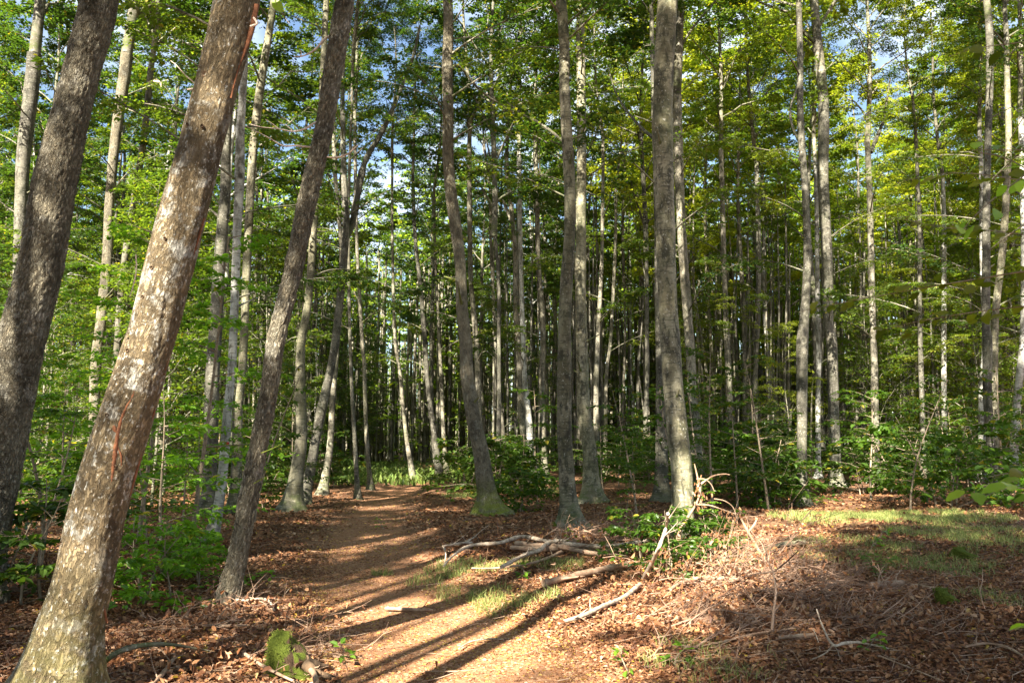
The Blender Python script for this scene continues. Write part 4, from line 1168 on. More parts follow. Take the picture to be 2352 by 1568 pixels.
put_tall(1760, 18, tall[1], .8, 'tall shaded sapling left of the mottled beech', DG, 3)
put_tall(2080, 18, tall[2], .9, 'tall sapling between the forked beech and the thin dark beech', MG, 5)
for j, (qx, qd) in enumerate([(1385, 23.5), (1420, 26), (1455, 24), (1400, 29), (1440, 31), (1480, 28)]):
    q = on_plane(qx, 1000, qd)[0]; pr = (sap + bush)[j % 6]
    e = empty('undergrowth_bush', (q[0], qd, float(H(q[0], qd))), 'leafy bush closing the gap between the dark-stained and the big smooth beech', 'bush', 'bushes in the gap left of the big smooth beech')
    link('stem', pr[0], e, (0, 0, 0), (0, 0, j), 1.5 if j > 2 else 1.0); link('leaves', pr[1], e, (0, 0, 0), (0, 0, j), 1.5 if j > 2 else 1.0, MG)
# undergrowth bushes further off
rg = np.random.default_rng(31)
k = 0
while k < 120:
    D = rg.uniform(18, 44); x = rg.uniform(-D * .63, D * .64) if k < 80 else rg.uniform(D * .15, D * .64)
    c = np.interp(D, PY, PX)
    if abs(x - c) < 1.9: continue
    if D < 23 and x < D * .12 and x > c: continue
    if abs(x + .155 * D) < 2 and D > 26: continue
    px = 1176 + x / D * FPX
    right = x > D * .1
    s = rg.uniform(.9, 1.7); pr = (sap + bush)[rg.integers(6)]
    if pr in bush: s *= 1.3
    e = empty('undergrowth_bush', (x, D, float(H(x, D))), ('near ' if D < 26 else 'far ' if D > 35 else '') + 'leafy bush at ground level ' + where(x, D), 'bush', ('near ' if D < 26 else 'far ' if D > 35 else '') + 'undergrowth bushes ' + where(x, D))
    rz = rg.uniform(0, 6.28)
    link('stem', pr[0], e, (0, 0, 0), (0, 0, rz), s); link('leaves', pr[1], e, (0, 0, 0), (0, 0, rz), s, [DG, MG, (.06, .11, .02)][rg.integers(3)])
    k += 1

# ------------------------------------------------------------------ fallen wood
def fallen(name, label, pts, w, mat, lift=.03, seed=1, group=None, seg=7, heights=None, cat='branch', forks=()):
    P = []; R = []
    for i, (x, y) in enumerate(pts):
        dz = (lift + .018) if heights is None else heights[i]
        g = on_ground(x, y)
        if dz > .04:                                    # raised points: keep the picture position by moving nearer
            r = ray(x, y); t = (CAM_H - g[2] - dz) / -r[2]; g = np.array([r[0] * t, r[1] * t, g[2] + dz])
        else: g[2] += dz
        P.append(g)
    P = np.array(P); c = P[0].copy(); dist = P[:, 1].mean()
    ws = np.interp(np.linspace(0, 1, 5), np.linspace(0, 1, len(w)), w) / 2 / FPX * dist
    root = empty(name, c, label, cat, group)
    stick('stem', P - c, ws, mat, root, seg, seed=seed)
    rt = np.random.default_rng(seed + 90)
    for j in range(3 if len(pts) > 2 else 1):
        k = rt.integers(0, len(P) - 1); q = P[k] * .5 + P[k + 1] * .5 - c; d = P[k + 1] - P[k]; L_ = np.linalg.norm(d) + .1; d = d / L_
        l = rt.uniform(.12, .38) * dist / 9; sd = rt.choice([-1, 1]); e = d * .8 + np.array([-d[1] * sd * .6, d[0] * sd * .6, rt.uniform(.05, .6)])
        stick('side_twig', np.array([q, q + e * l * .5, q + e * l + rt.normal(0, .03, 3)]), [ws.mean() * .45, ws.mean() * .25, ws.mean() * .12], mat, root, 5, seed=seed + 40 + j)
    for f in forks:
        Q = []
        for (x, y, dz) in f[0]:
            g = on_ground(x, y); r = ray(x, y); t = (CAM_H - g[2] - dz) / -r[2]; Q.append(np.array([r[0] * t, r[1] * t, g[2] + dz]))
        stick('side_twig', np.array(Q) - c, [f[1] / 2 / FPX * dist, f[1] * .5 / 2 / FPX * dist], mat, root, 5, seed=seed + 3)
    return root
def c5(*p): return [(784 + x * .5, 784 + y * .5) for x, y in p]
def c6(*p): return [(1568 + x * .5, 784 + y * .5) for x, y in p]
def c4(*p): return [(x * .5, 784 + y * .5) for x, y in p]
FB = 'fallen_branch'
fallen(FB, 'long bleached branch lying along the top of the branch pile', c5((470, 1030), (510, 985), (600, 935), (720, 925), (830, 895), (940, 915), (1060, 930), (1200, 940), (1400, 915)), [5, 7, 10, 10, 8], M['palewood'], .08, 1,
       forks=[([(784 + 235, 784 + 470, .08), (784 + 240, 784 + 490, .05), (784 + 236, 784 + 515, .02)], 5), ([(784 + 300, 784 + 462, .08), (784 + 275, 784 + 462, .10), (784 + 232, 784 + 470, .10)], 6)])
fallen(FB, 'pale forked branch slanting down across the branch pile', c5((735, 1035), (800, 1000), (860, 973), (910, 958), (935, 935), (965, 918), (1030, 915)), [8, 9, 10], M['palewood'], .10, 2)
fallen(FB, 'thick grey brown branch under the bleached ones', c5((780, 945), (900, 953), (1050, 948), (1200, 957), (1350, 957), (1450, 950)), [12, 12, 10], M['deadwood'], .04, 3)
fallen(FB, 'second thick branch lying below the first in the pile', c5((800, 925), (900, 935), (1000, 940), (1100, 962), (1180, 975)), [11, 12, 9], M['deadwood'], .06, 4)
fallen(FB, 'thin branch pointing left from the pile towards the path', c5((465, 938), (545, 930), (600, 905), (618, 893)), [4, 5, 3], M['palewood'], .05, 5)
fallen(FB, 'stick running down left from the pile to the grass', c5((600, 1040), (700, 1040), (830, 1025), (930, 1000), (1010, 965)), [3, 6, 8], M['deadwood'], .04, 6)
fallen('log', 'cut grey log pointing left below the branch pile', c5((930, 1108), (1050, 1080), (1200, 1045), (1390, 1008)), [17, 15, 12], M['deadwood'], .04, 7, cat='log')
fallen(FB, 'long straight pole lying from the sunlit leaves up to the bush', c5((1000, 1290), (1100, 1262), (1200, 1215), (1300, 1172), (1370, 1115)), [9, 11, 10], M['palewood'], .04, 8)
fallen(FB, 'stick leaning up from the pole against the big smooth beech', c5((1385, 1100), (1430, 1010), (1460, 940), (1490, 860), (1500, 790)), [9, 9, 7], M['palewood'], seed=9, heights=[.03, .2, .35, .55, .75])
fallen(FB, 'crooked branch in front of the bush under the big smooth beech', c6((-60, 1140), (0, 1105), (100, 1082), (160, 1085), (230, 1092), (350, 1062)), [8, 11, 8], M['deadwood'], .06, 10)
fallen(FB, 'short reddish branch just below the crooked one', c6((70, 1100), (160, 1105), (240, 1090), (310, 1100)), [5, 7, 6], M['deadwood'], .04, 11)
fallen('log', 'short reddish log in shade right of the brush', c6((860, 1118), (940, 1112), (1015, 1105)), [14, 15, 12], M['deadwood'], .03, 12, cat='log')
fallen('log', 'short rotten log right of the reddish one', c6((1050, 1122), (1110, 1128), (1175, 1138)), [10, 12, 9], M['deadwood'], .03, 13, cat='log')
fallen(FB, 'curved pale branch with bare side twigs in the foreground', c6((615, 1228), (640, 1300), (690, 1392), (740, 1385), (800, 1380), (870, 1392), (990, 1432)), [3, 5, 7, 5, 3], M['palewood'], seed=14, heights=[.32, .22, .14, .12, .1, .06, .02],
       forks=[([(1568 + 345, 784 + 696, .14), (1568 + 328, 784 + 715, .08), (1568 + 282, 784 + 735, .02)], 4), ([(1568 + 345, 784 + 697, .14), (1568 + 356, 784 + 710, .06), (1568 + 361, 784 + 727, .02)], 4), ([(1568 + 300, 784 + 660, .1), (1568 + 312, 784 + 690, .06), (1568 + 316, 784 + 712, .02)], 3)])
fallen(FB, 'thin straight branch on the sunlit leaves below the brush', c6((60, 1402), (170, 1380), (330, 1342), (540, 1312)), [4, 6, 5], M['deadwood'], .03, 15)
fallen(FB, 'thick short branch end beside the curved pale branch', c6((440, 1358), (520, 1352), (600, 1346)), [9, 10, 8], M['deadwood'], .03, 16)
fallen('log', 'mossy log in the shade right of the big smooth beech', c6((330, 985), (380, 962), (450, 932), (560, 920)), [16, 15, 10], M['beech_moss'], .04, 17, cat='log')
fallen(FB, 'arched greenish branch springing from the scarred tree foot', c4((440, 1515), (480, 1470), (540, 1425), (640, 1395), (780, 1390), (900, 1408), (1000, 1440)), [12, 11, 10, 6, 3], M['beech_moss'], seed=18, heights=[.03, .08, .14, .16, .13, .08, .02])
fallen(FB, 'stick end at the bottom edge left of the mossy stump', c4((700, 1575), (750, 1520), (815, 1432)), [9, 9, 6], M['deadwood'], .03, 19)
fallen(FB, 'long thin stick in front of the mossy stump', c4((1120, 1430), (1210, 1490), (1310, 1540), (1400, 1580)), [7, 8, 6], M['deadwood'], .05, 20)
fallen(FB, 'straight stick behind the mossy stump, in the leaves', c4((930, 1302), (1040, 1305), (1135, 1302)), [6, 7, 5], M['deadwood'], .03, 21)
fallen(FB, 'crooked pale stick with a broken hook behind the mossy stump', c4((1060, 1180), (1130, 1188), (1200, 1180), (1235, 1190), (1262, 1240)), [4, 7, 6, 5], M['palewood'], .05, 22)
fallen(FB, 'thin stick from the slim flaky tree foot to the right', c4((1000, 1270), (1060, 1210), (1150, 1165), (1240, 1145)), [4, 5, 3], M['deadwood'], .05, 23)
fallen(FB, 'dark branch half buried across the path', c5((200, 1243), (300, 1248), (420, 1252)), [7, 9, 5], M['deadwood'], .02, 24)
fallen(FB, 'thin curved stick on the sunlit path', c5((540, 1428), (600, 1395), (680, 1383), (740, 1386)), [3, 4, 3], M['palewood'], .015, 25)
fallen(FB, 'thin bare stick pointing left behind the bright sapling', c4((190, 722), (280, 730), (355, 752)), [5, 6, 5], M['deadwood'], seed=26, heights=[.5, .45, .4])
fallen(FB, 'fallen stick behind the scarred leaning tree, on brown leaves', c4((180, 835), (260, 830), (340, 828)), [5, 6, 5], M['deadwood'], seed=27, heights=[.3, .28, .25])
fallen(FB, 'grey root-like branch at the right edge of the stump', c4((1400, 1485), (1440, 1520), (1455, 1575)), [8, 14, 12], M['deadwood'], .05, 28)
fallen(FB, 'long thin branch in the shadow at the lower right', c6((900, 1440), (1000, 1480), (1100, 1520), (1200, 1560)), [3, 4, 3], M['deadwood'], .03, 29)
fallen(FB, 'knobbly branch at the far lower right, in broken light', c6((1300, 1400), (1400, 1385), (1480, 1400), (1560, 1440)), [5, 7, 5], M['deadwood'], .03, 30)

# brush piles: dead branches with many thin twigs
def brush(label, cx, cy, w, hgt, n, seed, cat='brush pile', maxl=.9, nl=150):
    rng = np.random.default_rng(seed)
    c = on_ground(cx, cy); root = empty('brush_pile', c, label, cat)
    t1 = MB()
    K = [rng.normal(0, .5, 2) * w for _ in range(4)]
    main = rng.uniform(-.4, .9)
    for i in range(n):
        kx, ky = K[rng.integers(4)]
        p = np.array([c[0] + kx * 1.2 + rng.normal(0, w * .3), c[1] + ky * .8 + rng.normal(0, w * .3), 0])
        r = math.hypot(p[0] - c[0], p[1] - c[1])
        p[2] = float(H(p[0], p[1])) + rng.random() ** 1.5 * hgt * max(.05, 1 - r / w / 1.3) + .01
        b = main + rng.normal(0, .9); l = rng.uniform(.12, maxl) * rng.uniform(.5, 1)
        d = np.array([math.cos(b), math.sin(b) * .7, rng.normal(.05, .35)]); d /= np.linalg.norm(d)
        k = 5; P = np.zeros((k, 3)); P[0] = p; dd = d.copy()
        for j in range(1, k):
            dd = dd + rng.normal(0, .22, 3); dd /= np.linalg.norm(dd); P[j] = P[j - 1] + dd * l / (k - 1)
        P[:, 2] = np.maximum(P[:, 2], H(P[:, 0], P[:, 1]) + .008)
        P = P - c
        r0 = rng.uniform(.0018, .0052) * (2.8 if rng.random() < .07 else 1)
        tube(t1, P, np.linspace(r0, r0 * .4, 5), 4)
        if l > .3:
            for _ in range(3):
                s = P[rng.integers(1, 4)]; d2 = d + rng.normal(0, .6, 3); tube(t1, np.array([s, s + d2 * l * .15, s + d2 * l * .3 + rng.normal(0, .02, 3)]), [r0 * .6, r0 * .5, r0 * .3], 3)
    o = t1.obj('twigs', M['brush'], root, True, ()); o['kind'] = 'stuff'
    lb = MB(); q = np.stack([c[0] + rng.normal(0, w * .6, nl), c[1] + rng.normal(0, w * .45, nl), np.zeros(nl)], 1)
    q[:, 2] = H(q[:, 0], q[:, 1]) + .02 + rng.random(nl) ** 1.5 * hgt * .8
    leaf_folded(lb, q - c, rng.normal(0, 1, (nl, 3)), rng.normal(0, 1, (nl, 3)) + [0, 0, .6], rng.uniform(.04, .075, nl), rng.uniform(.02, .04, nl), np.clip(rng.beta(2, 2, nl), 0, .95), .4, .35)
    lo = lb.obj('withered_leaves', M['litter'], root, False); lo['kind'] = 'stuff'
    return root
brush('tangled reddish brush pile right of the big smooth beech foot', 1720, 1345, 1.15, .48, 480, 1, maxl=1.1, nl=800)
brush('low tangle of dry twigs below the brush pile in the sun', 1640, 1440, 1.0, .14, 150, 2, maxl=.7, nl=350)
brush('dry twigs scattered in the shade at the lower right', 2000, 1420, 1.4, .15, 260, 3, maxl=.8, nl=350)
brush('heap of dry twigs under the sunlit sapling at the right edge', 2330, 1110, 1.0, .55, 180, 4, nl=250)
brush('loose twigs at the foot of the slim flaky tree', 560, 1420, .8, .2, 90, 5, maxl=.7, nl=250)
brush('dark twiggy litter left of the mossy stump', 450, 1530, .8, .12, 110, 6, maxl=.6, nl=250)
brush('dry twigs under the branch pile behind the log', 1370, 1235, 1.2, .2, 150, 7, nl=300)
brush('brown twig heap at the far end of the path, right side', 985, 1086, 1.0, .5, 120, 8, nl=200)

# upright dead branch with withered leaves in front of the big smooth beech
def dead_upright():
    D = 11.2
    base = on_ground(1592, 1290); root = empty('dead_branch', base, 'withered reddish dead branch standing up beside the big smooth beech', 'branch')
    def seg_(pts, w, name='stem', mat=M['deadwood'], yo=0.):
        P = np.array([on_plane(x, y, base[1] - .25 + yo * i)[0] - base for i, (x, y) in enumerate(pts)])
        stick(name, P, [v / 2 / FPX * base[1] for v in w], mat, root, 5, seed=len(pts))
    seg_([(1575, 1300), (1560, 1225), (1585, 1180), (1602, 1150), (1608, 1125), (1602, 1095), (1595, 1065)], [9, 8, 6, 5, 3])
    seg_([(1602, 1118), (1618, 1105), (1640, 1092), (1665, 1088), (1676, 1090)], [5, 4, 2], 'side_twig')
    seg_([(1600, 1100), (1618, 1100), (1632, 1110), (1641, 1128)], [4, 2], 'side_twig')
    seg_([(1600, 1158), (1630, 1160), (1660, 1170), (1690, 1180)], [4, 3], 'side_twig')
    seg_([(1760, 1290), (1735, 1250), (1715, 1215), (1702, 1190)], [8, 7, 5], 'side_twig')
    seg_([(1718, 1222), (1732, 1205), (1738, 1193)], [6, 5], 'side_twig')
    seg_([(1640, 1145), (1665, 1150), (1684, 1165), (1692, 1190)], [3, 2], 'side_twig')
    rng = np.random.default_rng(3); mb = MB(); P = []
    for (x, y, n) in ((1606, 1130, 16), (1610, 1150, 14), (1600, 1110, 8), (1665, 1178, 14), (1685, 1184, 16), (1560, 1240, 8)):
        for _ in range(n): P.append(on_plane(x + rng.normal(0, 8), y + rng.normal(0, 10), base[1] - .25 + rng.normal(0, .04))[0] - base)
    P = np.array(P); n = len(P); Dd = rng.normal(0, .5, (n, 3)); Dd[:, 2] -= 1
    leaf_folded(mb, P, Dd, rng.normal(0, 1, (n, 3)), rng.uniform(.04, .07, n), rng.uniform(.015, .03, n), rng.uniform(.5, .9, n), .5, .3)
    mb.obj('withered_leaves', M['litter'], root, False)['kind'] = 'stuff'
dead_upright()

# mossy stump in the foreground
def stump(label, x, y, hgt, r, name='mossy_stump', seed=0, lean=(-.25, 0), full=True):
    c = on_ground(x, y); root = empty(name, c, label, 'stump')
    rng = np.random.default_rng(seed)
    nz, ns = 26, 44
    th = np.arange(ns) * 2 * math.pi / ns
    V = []
    for i in range(nz):
        f = i / (nz - 1)
        z = min(f / .75, 1); k = max(f - .75, 0) / .25
        prof = r * (1.25 - .38 * z ** .8) * math.sqrt(max(1 - k * k, .004))
        topc = .66 + .34 * np.cos(th - 2.9) * (1 - .35 * k)
        hh = hgt * (topc + .07 * vnoise(np.cos(th) * 2, np.sin(th) * 2, seed=seed + 2) + .12 * k)
        lob = 1 + .22 * np.sin(th * 3 + 1 + seed) * (1 - z) ** 1.2 + .14 * vnoise(np.cos(th) * 2.0, np.sin(th) * 2.0, np.full(ns, z * 2.0), seed=seed) + .05 * vnoise(np.cos(th) * 8, np.sin(th) * 8, np.full(ns, z * 8), seed=seed + 1)
        # a split running down the camera-side right flank
        lob = lob - .30 * np.exp(-((th - 5.2) / .14) ** 2) * z
        V.append(np.stack([np.cos(th) * prof * lob + lean[0] * z * hgt, np.sin(th) * prof * lob + lean[1] * z * hgt, z * hh * (1 - .0 * k) + .10 * hgt * math.sin(k * 1.57) - .05], 1))
    V = np.array(V).reshape(-1, 3)
    i = np.arange((nz - 1) * ns); j = i % ns; rr = i // ns; b = rr * ns + (j + 1) % ns
    mb = MB(); mb.add(V, np.stack([i, b, b + ns, i + ns], 1))
    top = V[-ns:]; cc = top.mean(0) - [0, 0, .04]
    mb.add(np.vstack([top, cc]), np.array([[k, (k + 1) % ns, ns] for k in range(ns)]))
    m, t = new_mat('mossy_wood'); n = N(t)
    g = n.node('ShaderNodeNewGeometry'); sp = n.node('ShaderNodeSeparateXYZ'); n.put(sp.inputs[0], g.outputs['Normal'])
    v = n.node('ShaderNodeTexCoord').outputs['Object']
    f = n.math('ADD', n.math('MULTIPLY', sp.outputs['X'], -.45), n.math('ADD', n.math('MULTIPLY', sp.outputs['Z'], .5), n.noise(v, 9, 5, .7)))
    mossc = n.mix(n.noise(v, 60, 5, .7), (.05, .07, .010), (.15, .18, .028))
    wood = n.mix(n.noise(n.scalev(v, (1, 1, .3)), 30, 5, .7), (.045, .03, .02), (.16, .10, .06))
    col = n.mix(n.mapr(f, .42, .55), wood, mossc)
    n.out(n.princ(col, .95, n.bump(n.noise(v, 70, 6, .75), 1.0, .02), .1))
    mb.obj('stump_body', m, root, True, ())
    # moss tufts on the side that faces up and left
    pick = V[rng.integers(ns, len(V), 2600)] + rng.normal(0, .006, (2600, 3))
    out = pick - [lean[0] * .5 * hgt, lean[1] * .5 * hgt, hgt * .45]; out /= np.linalg.norm(out, axis=1)[:, None]
    kk = (out[:, 2] * .5 - out[:, 0] * .6 + vnoise(pick[:, 0] * 14, pick[:, 1] * 14, pick[:, 2] * 14) * .35) > .12
    pick = pick[kk]; out = out[kk]; k = len(pick)
    tm = MB(); d_ = out + rng.normal(0, .7, (k, 3)); s_ = rng.uniform(.008, .022, k) * (r / .14)
    leaf_quads(tm, pick - out * .004, d_, rng.normal(0, 1, (k, 3)), s_, s_ * .35, rng.random(k))
    mo = tm.obj('moss', M['moss'], root, False); mo['kind'] = 'stuff'
    if full:
        for a, l in ((-.3, .26), (.7, .2), (3.5, .2)):
            d = np.array([math.cos(a), math.sin(a), 0])
            P = np.array([d * r * .6 + [0, 0, .09], d * r * 1.25 + [0, 0, .04], d * (r + l * .6) + [0, .02, .01], d * (r + l) + [0, .05, -.06]])
            stick('root', P, [r * .26, r * .14, .014, .006], M['rot'], root, 8, seed=int(a * 10) + 50)
stump('moss-covered broken stump with a slanting top in the foreground', 672, 1552, .30, .155, seed=3, lean=(-.10, .1))
stump('mossy stump in the clearing near the right edge', 2225, 1275, .16, .17, seed=5, full=False)
stump('small mossy stump lower in the clearing at the right', 2190, 1385, .17, .13, seed=8, full=False)
stump('low mossy stump under the dark trunks at the right', 1285, 1212, .14, .10, seed=9, full=False)

# ------------------------------------------------------------------ litter, grass, twigs
def scatter_px(rng, n, ymin=1085, ymax=1600, pw=1.0, mx=60):
    """ground points, denser near the viewpoint"""
    a = base_dist(ymax); b = base_dist(ymin)
    u = rng.random(n) ** pw
    y = 1 / (1 / a + (1 / b - 1 / a) * u)
    x = rng.uniform(-1, 1, n) * (y * .66 + .7)
    return x, y
def litter():
    rng = np.random.default_rng(8)
    n = 250000
    x, y = scatter_px(rng, n, 1130, 1640)
    pm = path_mask(x, y)
    clump = vnoise(x * 1.5, y * 1.5, seed=50) * .5 + .5
    keep = rng.random(n) < (1 - .15 * pm) * np.clip(.25 + .95 * clump, 0, 1)
    x = x[keep]; y = y[keep]; pm = pm[keep]; n = len(x)
    z = H(x, y) + .006 + rng.random(n) ** 2 * .035 * (1 - pm)
    a = rng.uniform(0, 6.28, n)
    D = np.stack([np.cos(a), np.sin(a), rng.normal(0, .35, n) * (1 - .6 * pm)], 1)
    Nn = np.stack([rng.normal(0, .45, n), rng.normal(0, .45, n), np.ones(n)], 1)
    sz = rng.uniform(.026, .055, n) * (1 - .3 * pm) * np.clip(y / 9, 1, 2.2)
    P = np.stack([x, y, z], 1) - D * sz[:, None] * .5; 
    P[:, 2] = np.maximum(P[:, 2], H(P[:, 0], P[:, 1]) + .004)
    mb = MB()
    rr = np.clip(rng.beta(1.6, 1.8, n) * .95 + .22 * pm + .12 * vnoise(x * .9, y * .9, seed=51), 0, .96); yl = rng.random(n) < .012; rr[yl] = rng.uniform(.96, 1, yl.sum())
    w_ = sz * rng.uniform(.45, .7, n); nr = y < 13
    leaf_folded(mb, P[nr], D[nr], Nn[nr], sz[nr], w_[nr], rr[nr], .25, .2)
    nr = ~nr; leaf_quads(mb, P[nr], D[nr], Nn[nr], sz[nr], w_[nr] * 1.1, rr[nr])
    o = mb.obj('fallen_leaves', M['litter'], None, False); tag(o, 'red brown fallen beech leaves covering the ground', None, None, 'stuff')
litter()

def twig_litter():
    rng = np.random.default_rng(18); n = 1700
    x, y = scatter_px(rng, n, 1130, 1620)
    mb = MB()
    for i in range(n):
        if path_mask(x[i], y[i]) > .4 and rng.random() < .85: continue
        l = rng.uniform(.08, .45); a = rng.normal(.2, .9); r = rng.uniform(.0015, .005) * max(1, y[i] / 12)
        dx, dy = math.cos(a) * l, math.sin(a) * l
        px = x[i] + np.array([0, dx * .5 + rng.normal(0, .02), dx]); py = y[i] + np.array([0, dy * .5 + rng.normal(0, .02), dy])
        pz = H(px, py) + .02 + np.array([0, rng.random() * .03, rng.random() * .06])
        tube(mb, np.stack([px, py, pz], 1), [r, r * .85, r * .5], 4)
    o = mb.obj('fallen_twigs', M['deadwood'], None, True, ()); tag(o, 'thin dry twigs scattered over the fallen leaves', None, None, 'stuff')
twig_litter()

def grass():
    rng = np.random.default_rng(28)
    X = []; Y = []; A = []
    for p, r in GR:
        n = int(min(3600 * r * r, 5200) + 160)
        a = rng.uniform(0, 6.28, n); q = np.sqrt(rng.random(n)) * r * 1.15
        X.append(p[0] + np.cos(a) * q); Y.append(p[1] + np.sin(a) * q * 1.1)
    X = np.concatenate(X); Y = np.concatenate(Y)
    t = vnoise(X * 4, Y * 4, seed=61) + .3 * vnoise(X * 12, Y * 12, seed=62)
    k = (t > -.1); X = X[k]; Y = Y[k]
    # meadow patch beyond the path bend
    n2 = 6000; x2 = rng.uniform(-15, 0, n2); y2 = rng.uniform(30, 52, n2)
    hh = np.concatenate([rng.uniform(.05, .15, len(X)), rng.uniform(.2, .45, n2)])
    ww = np.concatenate([np.full(len(X), .0028), np.full(n2, .016)])
    X = np.r_[X, x2]; Y = np.r_[Y, y2]; n = len(X); Z = H(X, Y)
    rn = np.r_[rng.random(n - n2) ** 1.1, rng.random(n2) * .25]
    a = rng.uniform(0, 6.28, n); b = rng.uniform(0, 6.28, n); ben = rng.uniform(.2, .9, n) * hh
    P = np.stack([X, Y, Z - .01], 1); s = np.stack([np.cos(a), np.sin(a), 0 * a], 1) * ww[:, None] * np.maximum(Y / 10, 1)[:, None]
    up = np.stack([0 * a, 0 * a, hh], 1); bd = np.stack([np.cos(b), np.sin(b), 0 * a], 1) * ben[:, None]
    m1 = P + up * .55 + bd * .25; tip = P + up * .9 + bd
    V = np.stack([P - s, P + s, m1 + s * .8, m1 - s * .8, tip], 1).reshape(-1, 3)
    i = np.arange(n)[:, None] * 5
    mb = MB(); mb.add(V, i + np.array([[0, 1, 2, 3]]), np.repeat(rn, 5))
    mb.F[3].append(i + np.array([[3, 2, 4]]))
    o = mb.obj('grass', M['grass'], None, False); tag(o, 'thin grass in sunny tufts among the brown leaves', None, None, 'stuff')
grass()

# small fern
def fern():
    c = on_ground(2018, 1330); root = empty('fern', c, 'small green fern in the shade below the grass clearing', 'fern')
    for i in range(6):
        a = i * 1.05 + .3; mb = MB(); l = .34
        s = np.linspace(0, 1, 14); P = np.stack([np.cos(a) * s * l * .8, np.sin(a) * s * l * .8, .26 * np.sin(s * 2.3)], 1)
        tube(mb, P, .003 * (1 - .8 * s) + .0008, 4)
        q = np.repeat(P[1:], 2, 0); sd = np.tile([-1, 1], 13)
        D = np.stack([-np.sin(a) * sd + .3 * math.cos(a), np.cos(a) * sd + .3 * math.sin(a), 0 * sd], 1)
        ln = np.repeat(.11 * np.sin(np.pi * (s[1:] * .85 + .12)), 2)
        leaf_folded(mb, q, D, np.tile([0, 0, 1.], (26, 1)), ln, ln * .28, np.full(26, .6), .05, .1)
        mb.obj('frond', M['leaf_near'], root, False).color = (.09, .19, .03, 1)
fern()

# ------------------------------------------------------------------ close leafy branches reaching in from the right edge, and the leaf at the top
def leaf_mesh(seed, curl=.18, wav=.02):
    """single oval beech leaf, 1 m long, along +X"""
    n = 9; s = np.linspace(0, 1, n); w = .33 * np.sin(np.pi * s ** .85) ** .8; w[0] = w[-1] = .004
    rng = np.random.default_rng(seed); V = []
    for i in range(n):
        for u in (-1, -.5, 0, .5, 1):
            V.append((s[i], u * w[i], .10 * abs(u) * w[i] * 3 * .35 - curl * s[i] ** 2 + wav * math.sin(i * 2.2 + u * 2) * abs(u)))
    F = []
    for i in range(n - 1):
        for k in range(4):
            a = i * 5 + k; F.append((a, a + 1, a + 6, a + 5))
    mb = MB(); mb.add(np.array(V), np.array(F), rng.random()); return mb.mesh('leaf', M['leaf_near'], True)
LM = [leaf_mesh(i, .1 + .07 * i) for i in range(5)]
def near_branch(root, pts, leaves, w0, col, seed, size=.062, base=None, name='branch', spreadpx=18, droop=0.2):
    """pts: (x, y, D) picture points from the stem outwards; leaves along it"""
    rng = np.random.default_rng(seed)
    P = smooth_path(np.array([on_plane(x, y, D)[0] for x, y, D in pts]) - base, len(pts) * 4)
    s = stick(name, P, [w0, w0 * .6, w0 * .3], M['twig'], root, 5, n=len(P), bumpy=.06, seed=seed)
    for i in range(leaves):
        f = (i + rng.random() * .8 + .1) / leaves
        q = P[int(f * (len(P) - 1))]; d = P[min(int(f * (len(P) - 1)) + 1, len(P) - 1)] - P[max(int(f * (len(P) - 1)) - 1, 0)]
        d = d / np.linalg.norm(d); sgn = 1 if i % 2 else -1
        q = q + rng.normal(0, .015, 3) * min(1, size / .05)
        sdv = np.cross(d, [0, 0, 1.]); sdv /= np.linalg.norm(sdv)
        ld = Vector(d * .7 + sdv * sgn * .8 + np.array([0, 0, -droop]) + rng.normal(0, .2, 3)).normalized()
        nn = Vector(np.array([0, -.35, 1.]) + rng.normal(0, .45, 3))
        y_ = nn.cross(ld).normalized(); z_ = ld.cross(y_)
        mt = Matrix((ld, y_, z_)).transposed().to_euler()
        o = link('leaf', LM[rng.integers(5)], s, q, mt, size * rng.uniform(.75, 1.15), np.array(col) * rng.uniform(.8, 1.2))
    return s
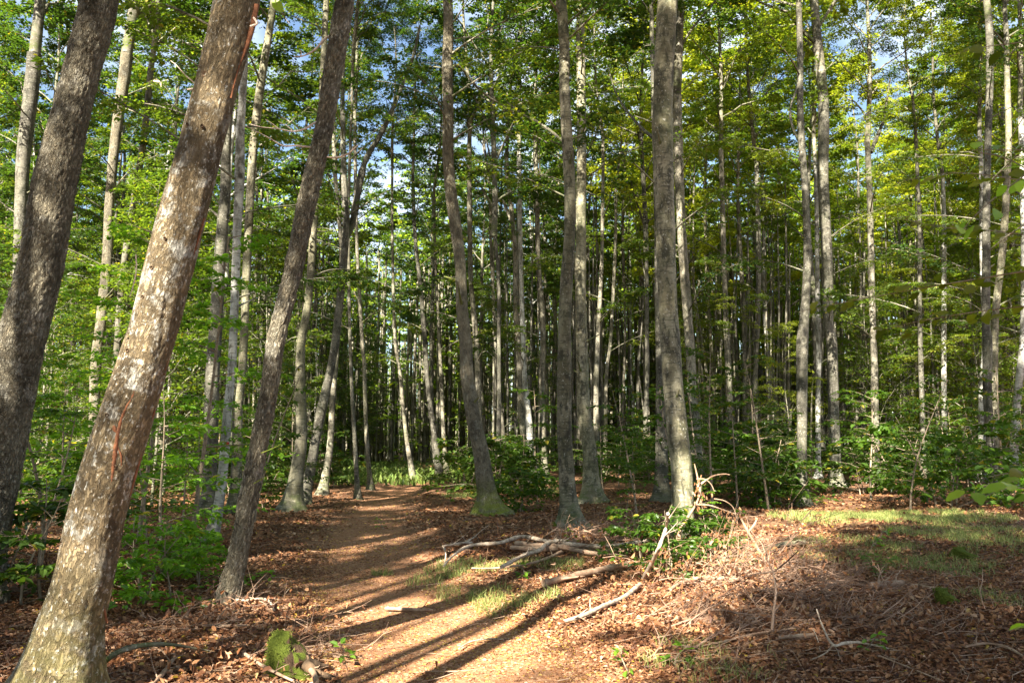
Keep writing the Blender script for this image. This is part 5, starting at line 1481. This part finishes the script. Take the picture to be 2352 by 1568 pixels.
def near_sapling():
    base = np.array([1.95, 2.3, float(H(1.95, 2.3))])
    root = empty('beech_sapling', base, 'close beech sapling whose leafy twigs reach in from the right edge', 'sapling')
    P = np.array([[0, 0, -.05], [.03, .02, .8], [-.02, 0, 1.6], [.05, .03, 2.4], [.0, .0, 3.0]])
    stick('stem', P, [.016, .013, .008, .004], M['twig'], root, 7, seed=5)
    OL = (.12, .15, .018); LG = (.22, .40, .05)  # LG carries painted sunlight: these twigs stand in the shade of a tree
    B = base
    near_branch(root, [(2520, 520, 2.3), (2420, 440, 2.25), (2352, 385, 2.2), (2300, 360, 2.2), (2248, 350, 2.2)], 4, .0045, LG, 1, base=B)
    near_branch(root, [(2500, 300, 2.3), (2400, 355, 2.2), (2350, 405, 2.1), (2290, 450, 2.1), (2235, 500, 2.1), (2195, 550, 2.1)], 18, .004, LG, 2, .045, base=B, droop=.5)
    near_branch(root, [(2520, 330, 2.3), (2420, 340, 2.3), (2320, 345, 2.3), (2240, 345, 2.3), (2190, 355, 2.3)], 12, .003, LG, 3, .055, base=B)
    near_branch(root, [(2520, 640, 2.35), (2400, 620, 2.5), (2250, 640, 2.7), (2100, 665, 2.9), (1960, 690, 3.0), (1840, 715, 3.1)], 40, .0035, OL, 4, .048, base=B)
    near_branch(root, [(2520, 560, 2.35), (2400, 545, 2.5), (2280, 530, 2.7), (2150, 520, 2.9), (2020, 490, 3.0)], 30, .003, OL, 5, .05, base=B)
    near_branch(root, [(2520, 440, 2.35), (2380, 420, 2.6), (2250, 400, 2.8), (2150, 400, 3.0), (2060, 420, 3.1)], 22, .003, OL, 6, .05, base=B)
    near_branch(root, [(2520, 700, 2.35), (2400, 700, 2.5), (2250, 715, 2.7), (2100, 740, 2.9), (1980, 770, 3.0)], 28, .003, OL, 7, .05, base=B)
    near_branch(root, [(2520, 60, 2.35), (2400, 90, 2.4), (2250, 110, 2.5), (2180, 130, 2.6)], 12, .003, OL, 8, .06, base=B)
    near_branch(root, [(2520, 1160, 2.3), (2400, 1130, 2.2), (2320, 1120, 2.1), (2260, 1140, 2.05), (2200, 1165, 2.0)], 12, .003, LG, 9, .06, base=B)
    near_branch(root, [(2520, 1090, 2.3), (2400, 1080, 2.2), (2320, 1085, 2.2), (2270, 1095, 2.2)], 8, .003, OL, 10, .055, base=B)
    near_branch(root, [(2520, 1430, 2.3), (2420, 1430, 2.2), (2360, 1435, 2.2), (2310, 1450, 2.2)], 6, .003, LG, 11, .055, base=B)
near_sapling()
def top_twig():
    b = np.array([-1.75, 1.2, 0.0]); b[2] = float(H(b[0], b[1]))
    root = empty('beech_sapling', b, 'tall close sapling with a yellow green leafy twig hanging in at the top edge', 'sapling')
    stick('stem', np.array([[0, 0, -.05], [.03, 0, 1.2], [.1, .1, 2.4], [.2, .3, 3.3], [.35, .5, 3.8]]), [.015, .011, .007, .003], M['twig'], root, 6, seed=6)
    near_branch(root, [(480, -420, 1.9), (560, -250, 2.3), (600, -80, 2.6), (640, 20, 2.7), (665, 55, 2.7)], 12, .003, (.17, .26, .03), 12, .06, base=b)
top_twig()

# leafy low limbs of the near left trees that hang into view
def hanging(label, pts, seed, leaves, size=.07, col=(.10, .20, .025)):
    """adds a leafy limb to an existing tree"""
    tree = label; base = T[tree][2]
    near_branch(T[tree][0], pts, leaves, .006, col, seed, size, base=base, name='limb')
